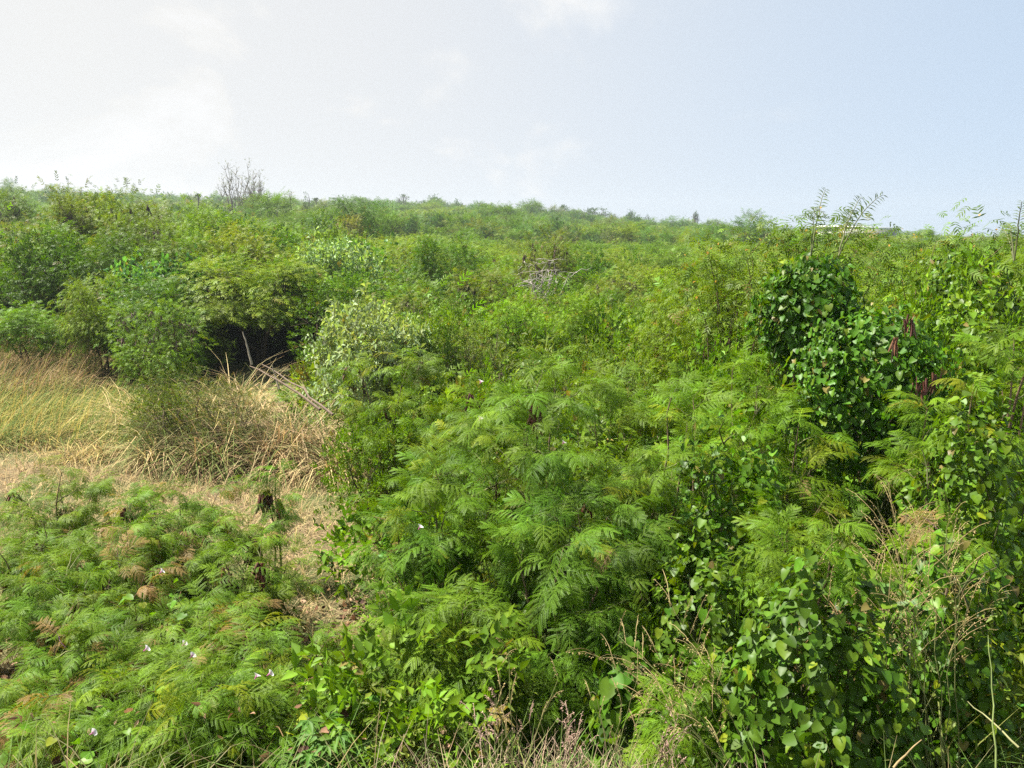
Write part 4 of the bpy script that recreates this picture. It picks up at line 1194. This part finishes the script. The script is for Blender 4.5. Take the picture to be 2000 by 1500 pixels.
# skyline trees
def sky_tree(label, px, D, top, wpx, kind, seed, name='skyline_tree', tint=(1, 1, 1)):
    rng = np.random.default_rng(seed); X = gx(px, D); z = gz(X, D); H = at(px, top, D)[2] - z; R = wpx / 2 / FPX * D
    root = thing(name, label, 'tree', (X, D, z))
    if kind == 'wispy':
        tb, tips = [], []
        P0 = np.array([0, 0, 0])
        for i in range(17):
            a = rng.uniform(0, 6.283); e = np.array([math.cos(a) * R * rng.uniform(.35, 1), math.sin(a) * R * .7 * rng.uniform(.1, 1), H * rng.uniform(.68, 1)])
            P = bend(P0 + rng.normal(0, .15, 3), e, .05, k=9, rng=rng, wob=.012); P[0][2] = 0
            tb.append(tube(P, np.linspace(.12, .022, 9), 5, (.26, .23, .20)))
            for j in range(16):
                k = int(rng.integers(4, 9)); d = norm(np.array([rng.normal(0, .6), rng.normal(0, .6), 1.0])); q = P[k] + d * rng.uniform(.5, 1.1)
                tb.append(tube(np.array([P[k], (P[k] + q) / 2 + rng.normal(0, .06, 3), q]), [.028, .019, .010], 3, (.28, .25, .22))); tips.append((q, d))
        obj('trunk', mesh_np('wispy_wood', *join(tb), M_WOOD), root)
        c = crown(rng, tips, SPRIG_LONG, 1.3, .26, .22, (.15, .17, .12), 1, up=.6)
        obj('crown', mesh_np('wispy_crown', *c, M_CROWN), root)['kind'] = 'stuff'
        return root
    if kind == 'palm':
        P = bend((0, 0, 0), (rng.normal(0, .3), 0, H * .86), 0, k=8, rng=rng, wob=.01)
        obj('trunk', mesh_np('palm_trunk', *tube(P, np.linspace(.16, .1, 8), 6, (.2, .17, .13)), M_WOOD), root)
        parts = []
        for i in range(20):
            a = rng.uniform(0, 6.283); el = rng.uniform(-.2, 1.2); L = R * rng.uniform(.8, 1.1)
            Q = [P[-1]]; d = np.array([math.cos(a) * math.cos(el), math.sin(a) * math.cos(el), math.sin(el)])
            for k in range(8):
                Q.append(Q[-1] + norm(d) * L / 8); d = d + np.array([0, 0, -.22])
            Q = np.array(Q); n = 40; t = rng.uniform(.1, 1, n) * 7.99; i0 = t.astype(int); pos = Q[i0] + (Q[i0 + 1] - Q[i0]) * (t - i0)[:, None]
            dd = norm(Q[i0 + 1] - Q[i0]) + np.cross(norm(Q[i0 + 1] - Q[i0]), [0, 0, 1]) * rng.choice([-1, 1], n)[:, None] * .9 + np.array([0, 0, -.4])
            parts.append(inst(oval_template(.05, 0, .2), pos, frames(dd), R * .4 * np.ones(n), cols(rng, (.06, .10, .035), n)))
        obj('crown', mesh_np('palm_crown', *join(parts), M_CROWN), root)['kind'] = 'stuff'
        return root
    low, flat = dict(umbrella=(.55, .2), round=(.2, 1), cone=(.05, 1))[kind]
    w, tips = skeleton(rng, H, R, 4, 5, 5, low, rad=max(.04, H * .02))
    if kind == 'cone':
        tips = [(np.array([t[0][0] * max(.15, 1.1 - t[0][2] / H), t[0][1] * max(.15, 1.1 - t[0][2] / H), t[0][2]]), t[1]) for t in tips]
    c = crown(rng, tips, FROND_FAR + SPRIG[:2], 5 if kind != 'umbrella' else 3.2, R * .22, R * .1, (.055, .10, .03), flat, warm=0)
    obj('trunk', mesh_np('sky_wood', *w, M_WOOD), root)
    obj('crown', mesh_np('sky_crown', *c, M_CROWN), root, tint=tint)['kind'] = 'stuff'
    return root
ST = sky_tree
ST('tall wispy half bare tree on the skyline, the larger', 476, 95, 326, 84, 'wispy', 301, 'wispy_tree')
ST('thin wispy half bare tree just right of the larger one', 513, 97, 342, 34, 'wispy', 302, 'wispy_tree')
ST('tiny palm on the skyline left of the wispy tree', 405, 120, 366, 16, 'palm', 303, 'palm_tree')
ST('tiny palm between round skyline trees and umbrella tree', 629, 160, 378, 12, 'palm', 304, 'palm_tree')
ST('round tree on the skyline just right of the wispy pair', 541, 100, 373, 30, 'round', 305)
ST('round tree on the skyline, second right of the wispy pair', 570, 105, 363, 34, 'round', 306)
ST('small conical tree on the skyline left of the umbrella tree', 606, 120, 370, 30, 'cone', 307)
ST('open umbrella shaped tree on the middle of the skyline', 1158, 260, 406, 46, 'umbrella', 308)
ST('small round tree right of the open umbrella shaped one', 1192, 265, 414, 22, 'round', 309)
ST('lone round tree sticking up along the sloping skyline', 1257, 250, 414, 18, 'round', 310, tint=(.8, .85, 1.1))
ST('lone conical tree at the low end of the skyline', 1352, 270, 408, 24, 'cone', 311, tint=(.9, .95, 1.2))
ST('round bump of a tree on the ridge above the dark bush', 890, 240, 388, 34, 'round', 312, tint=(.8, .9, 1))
ST('small leaning tree on the ridge left of the bump', 792, 230, 378, 22, 'umbrella', 313)
ST('round pair of crowns on the ridge left of the open umbrella tree', 1090, 255, 403, 44, 'round', 314)

# the long white roof behind the bushes
D_ = 175.0
b0, b1 = at(1625, 440, D_), at(1752, 446, D_)
zb = min(gz(b0[0], D_), gz(b1[0], D_)) - .3
root = thing('low_building', 'long low white roofed building behind the orange flecked bushes', 'building', (b0[0], D_, zb))
def box(name, x0, x1, y0, y1, z0, z1, mat, slope=0.0, par=None):
    V = np.array([(x, y, z - slope * (x - x0)) for x in (x0, x1) for y in (y0, y1) for z in (z0, z1)], float)
    F = np.array([(0, 1, 3, 2), (4, 6, 7, 5), (0, 4, 5, 1), (2, 3, 7, 6), (0, 2, 6, 4), (1, 5, 7, 3)])
    return obj(name, mesh_np('building_' + name, V, F, None, mat), par or root)
wb = b1[0] - b0[0]; hb = b0[2] - zb
M_WHITE, M_GREYW, M_GLASS = plain_mat('white_roof_paint', (.8, .8, .78), .5), plain_mat('grey_wall', (.42, .41, .38)), plain_mat('dark_window', (.03, .035, .04), .15)
wall_ = box('wall', 0, wb, 0, 9, 0, hb - .5, M_GREYW)
box('roof', -.5, wb + .5, -.6, 9.6, hb - .496, hb, M_WHITE, .035)
for i in range(5):
    box('window', 1.2 + i * wb / 5.2, 2.6 + i * wb / 5.2, -.03, .02, hb * .45, hb * .7, M_GLASS, par=wall_)

# ------------------------------------------------------------------ thicket fillers: bushes one could still count
rf = np.random.default_rng(500)
def free(x, y, r):
    for X, Y, R in TAKEN:
        if (X - x) ** 2 + (Y - y) ** 2 < (.5 * (R + r)) ** 2:
            return False
    return True
def in_grass(x, y):
    if y < 12.8 and x < -1.4: return True
    if x < -4.8 and y < 15.6: return True
    if x < -8.4 and y < 21.5: return True
    if y < 18.5 and x < -3.4 and y < 16.8: return True
    return False
TI = [(1, 1, 1), (1.25, 1.15, .9), (.72, .82, .95), (1.08, 1.18, .8), (1.08, 1.0, 1.5)]
TN = ['plain green', 'yellowish', 'dark green', 'fresh green', 'greyish']
KN = dict(feather='feathery', layered='flat topped', podded='brown podded', dark='round dense', small='small leaved', wisp='twiggy', vine='vine covered')
MARKS = [(100, 22, 'dark hollow tree'), (165, 27, 'brown tipped skyline tree'), (290, 23, 'upright bare stemmed tree'), (268, 19, 'bluish vine bush'), (490, 23, 'roundest yellow green crown'),
         (500, 19.8, 'wide thorn tree'), (290, 14.6, 'small pale trunked pod tree'), (740, 19, 'soft bright bush'), (868, 22.5, 'dark thin tree'), (940, 20, 'pod thick bush'),
         (1060, 27, 'dead pod crowned bush'), (1030, 15.2, 'shaving brush bush'), (883, 12.2, 'narrow dark column'), (700, 12, 'silvery broad leaved bush'), (1165, 25.5, 'flat yellow green patch'),
         (1055, 22.5, 'bare dead branches'), (1290, 11.2, 'rusty shooted bush'), (1480, 10, 'orange flowered tall bush'), (1370, 13.5, 'dull feathery bush'), (1620, 9.6, 'pinnate shoots'),
         (1720, 10.2, 'bush before the white roof'), (1930, 9.4, 'tallest right edge bush'), (60, 18.2, 'low left edge bush'), (1585, 6.6, 'vine draped stump')]
MARKS = [(gx(p, d), d, s_) for p, d, s_ in MARKS]
SEEN = set()
def filler_label(kd, ti, x, y, H):
    order = sorted(MARKS, key=lambda m: (m[0] - x) ** 2 + ((m[1] - y) * .8) ** 2)
    size = 'tall' if H > 3.4 else ('low' if H < 1.75 else 'middling')
    for m in order[:7]:
        dx, dy = x - m[0] * y / m[1], y - m[1]
        far_ = 'well ' if math.hypot(dx, dy) > 4.5 else ''
        rel = (('right of' if dx > 0 else 'left of') if abs(dx) > abs(dy) * .8 else ('behind' if dy > 0 else 'in front of'))
        lb = f"{size} {TN[ti]} {KN[kd]} bush {far_}{rel} the {m[2]}"
        if lb not in SEEN:
            SEEN.add(lb); return lb
    for o_ in ('second', 'third', 'fourth', 'fifth', 'sixth'):
        lb2 = f"{o_} {lb}"
        if lb2 not in SEEN:
            SEEN.add(lb2); return lb2
    return lb
def fill(n, u0, u1, d0, d1, Hf, kinds, group):
    k = tries = 0
    while k < n and tries < n * 60:
        tries += 1
        D = math.sqrt(rf.uniform(d0 ** 2, d1 ** 2)); u = rf.uniform(u0, u1); x = u * D
        H = Hf(D, 1000 + u * FPX / CP) * rf.uniform(.82, 1.12); r = H * rf.uniform(.42, .6)
        if in_grass(x, D) or not free(x, D, r) or (16 < D < 20 and -.40 * D < x < -.22 * D):
            continue
        kd = kinds[int(rf.integers(0, len(kinds)))]; ti = int(rf.integers(0, len(TI))); v = rf.uniform(.9, 1.1)
        bush(kd, 0, D, 0, 0, filler_label(kd, ti, x, D, H), 'bush', group, tuple(c * v for c in TI[ti]), rng=rf, H=H, x=x, R=r)
        k += 1
    return k
HL = lambda D, px: np.interp(D, [16, 22, 27, 32], [2.5, 3.0, 3.6, 3.9]) * np.interp(px, [450, 700, 950], [1, .86, .76])
HR = lambda D, px: np.interp(D, [8, 11, 16, 25, 32], [1.0, 1.1, 1.5, 2.1, 2.4])
nl = fill(120, -.70, -.10, 17.5, 31, HL, ['feather', 'feather', 'layered', 'layered', 'podded', 'podded', 'vine', 'dark', 'small'], 'trees of the left thicket')
nr = fill(150, -.08, .66, 11.0, 31, HR, ['feather', 'small', 'small', 'wisp', 'podded', 'layered'], 'bushes of the open scrub')
print('fillers', nl, nr)

# ------------------------------------------------------------------ far scrub and undergrowth: one mass each
def far_kind(nm, seed, H, R, low, tpl, per, size, spread, base, flat=.8, warm=.03, pods=0):
    rng = np.random.default_rng(seed)
    w, tips = skeleton(rng, H, R, 3, 5, 4, low, rad=.05)
    c = crown(rng, tips, tpl, per, size, spread, base, flat, warm=warm)
    if pods:
        sel = rng.choice(len(tips), pods)
        pd = pod_bunches(rng, [tips[i][0] for i in sel], 2.4, 5, (.14, .10, .085))
        c = join([c, pd])
    return source(nm, join([w, c]), M_CROWN)
far_src = [far_kind('a_far', 601, 3, 1.6, .1, FROND_FAR, 7, 1.0, .2, GREEN), far_kind('b_far', 602, 3, 1.7, .12, FROND_FAR, 7, 1.0, .24, LIME, .35),
           far_kind('c_far', 603, 2.6, 1.7, .05, SPRIG, 5, .26, .2, DEEP), far_kind('d_far', 604, 3, 1.5, .15, FROND_FAR, 5.5, 1.0, .2, OLIVE, pods=26),
           far_kind('e_far', 605, 2.8, 1.6, .05, SPRIG_LONG, 4, .3, .2, (.13, .17, .07)), far_kind('f_far', 606, 3, 1.6, .1, FROND_FAR, 7, 1.0, .2, (.085, .17, .03)),
           far_kind('g_far', 607, 3.2, 1.8, .1, SPRIG + FROND_FAR[:0], 6, .24, .2, (.06, .12, .035))]
def far_points(n, d0, d1, Hf, rr, bigf=.04):
    r = np.random.default_rng(int(d0) + 5)
    D = np.sqrt(r.uniform(d0 ** 2, d1 ** 2, n)); u = r.uniform(-.74, .74, n); x = u * D
    px = 1000 + u * FPX
    H = Hf(D, px) * r.uniform(.7, 1.2, n)
    big = r.random(n) < bigf; H[big] *= 1.35
    rad = H * r.uniform(.5, .75, n) * rr
    sc = np.stack([rad / 1.65, rad / 1.65, H / 3.0], 1)
    idx = r.choice(7, n, p=[.26, .16, .09, .11, .08, .20, .10])
    pn = np.sin(x * .045 + 1.3) + np.sin(D * .031 + x * .02) + np.sin(x * .013 - D * .017) * .8      # stands of one kind grow together
    q = r.random(n) < .55
    idx = np.where(q & (pn > .55), r.choice([0, 5, 6], n), idx); idx = np.where(q & (pn < -.55), r.choice([1, 3, 4], n), idx)
    H = H * (1 + .16 * np.clip(pn, -1.5, 1.5)) if d0 > 60 else H
    sc[:, 2] = H / 3.0
    return np.stack([x, D, ground(x, D) - .1], 1), r.uniform(0, 6.283, n), sc, idx
HF1 = lambda D, px: np.interp(px, [-300, 450, 750, 1000, 2300], [3.5, 3.4, 2.9, 2.4, 2.2])
HF2 = lambda D, px: np.interp(px, [-300, 450, 750, 1000, 2300], [4.6, 4.4, 4.0, 3.6, 3.2])
near_src = []
for k, kd, v in (('a', 'feather', 0), ('b', 'layered', 1), ('c', 'dark', 0), ('d', 'podded', 1), ('e', 'small', 0), ('f', 'feather', 2), ('g', 'layered', 2)):
    o = bpy.data.objects.new(k + '_near', KIDS[get_proto(kd, v).name][1].data); near_src.append(o)
P1, R1, S1, I1 = far_points(1100, 31, 80, HF1, 1.0, 0)
S1 = S1 * np.array([.92, .92, .88])
scatter('scrub_belt', 'green scrub filling the dip before the far slope', 'scrub', P1, R1, S1, I1, near_src)
sets = [far_points(3600, 80, 220, HF2, .95), far_points(3600, 220, 480, HF2, 1.2)]
cat4 = [np.concatenate([s[i] for s in sets]) for i in range(4)]
scatter('distant_scrub', 'unbroken green scrub covering the far slope up to the skyline', 'scrub', *cat4, far_src)

ru = np.random.default_rng(700)
def clump(nm, seed, tpl, n, size, R, H, base, mat=M_CROWN):
    r = np.random.default_rng(seed)
    a = r.uniform(0, 6.283, n); q = R * np.sqrt(r.random(n))
    pos = np.stack([np.cos(a) * q, np.sin(a) * q, H * r.random(n) ** .6], 1)
    d = np.stack([np.cos(a), np.sin(a), np.full(n, .5)], 1) + r.normal(0, .5, (n, 3))
    parts = [inst(t, pos[k::len(tpl)], frames(d[k::len(tpl)], r.normal(0, .5, len(pos[k::len(tpl)]))), size * r.uniform(.7, 1.2, len(pos[k::len(tpl)])), cols(r, base, len(pos[k::len(tpl)]), .2, .05)) for k, t in enumerate(tpl)]
    return source(nm, join(parts), mat)
und_src = [clump('a_und', 1, SPRIG, 130, .17, .38, .55, GREEN), clump('b_und', 2, SPRIG_LONG, 110, .2, .4, .6, OLIVE), clump('c_und', 3, HEART, 260, .06, .42, .5, (.055, .14, .022), M_GLOSSY),
           clump('d_und', 4, FROND_MID, 90, .8, .4, .7, GREEN), clump('e_und', 5, SPRIG, 120, .15, .4, .45, LIME)]
n = 4400
D = np.sqrt(ru.uniform(3.2 ** 2, 33 ** 2, n)); u = ru.uniform(-.92, .92, n); x = u * D
ok = np.array([not in_grass(a, b) and not (b < 6.6 and a < -.7 and (b > 5.0 or (a * 7.3 + b * 3.1) % 1 < .35)) and not (b < 3.6 and -.4 < a < 1.0) for a, b in zip(x, D)])
ok &= ~((D > 16.5) & (D < 21) & (x > -.40 * D) & (x < -.22 * D))
x, D = x[ok], D[ok]; n = len(x)
s = ru.uniform(.7, 1.4, n) * np.interp(D, [3, 8, 20], [.75, 1.1, 1.5]) * np.where((D < 6.6) & (x < -.5), .62, 1)
scatter('undergrowth', 'low leafy undergrowth between the shrubs', 'undergrowth', on_ground(x, D, -.03), ru.uniform(0, 6.283, n), np.stack([s, s, s * ru.uniform(.8, 1.5, n)], 1), ru.integers(0, 5, n), und_src)

# prototypes were only patterns for the copies
for pr in PROTOS.values():
    for k in KIDS[pr.name]:
        bpy.data.objects.remove(k)
for pr in list(PROTOS.values()):
    bpy.data.objects.remove(pr)

# ------------------------------------------------------------------ humid air
def haze_box(x0, x1, y0, y1, z0, z1, density):
    m, n, l = new_mat('humid_air')
    v = n.new('ShaderNodeVolumePrincipled')
    v.inputs['Color'].default_value = (.60, .66, .72, 1); v.inputs['Density'].default_value = density; v.inputs['Anisotropy'].default_value = .25
    o = n.new('ShaderNodeOutputMaterial'); l.new(v.outputs[0], o.inputs['Volume'])
    V = np.array([(x, y, z) for x in (x0, x1) for y in (y0, y1) for z in (z0, z1)], float)
    F = np.array([(0, 1, 3, 2), (4, 6, 7, 5), (0, 4, 5, 1), (2, 3, 7, 6), (0, 2, 6, 4), (1, 5, 7, 3)])
    h = obj('haze', mesh_np('haze', V, F, None, m)); h['kind'] = 'stuff'
    return tag(h, 'thin pale haze in the air over the scrub', 'haze', None, 'stuff')
haze_box(-1560, 1560, -75, 1030, -32, 48, .0006)
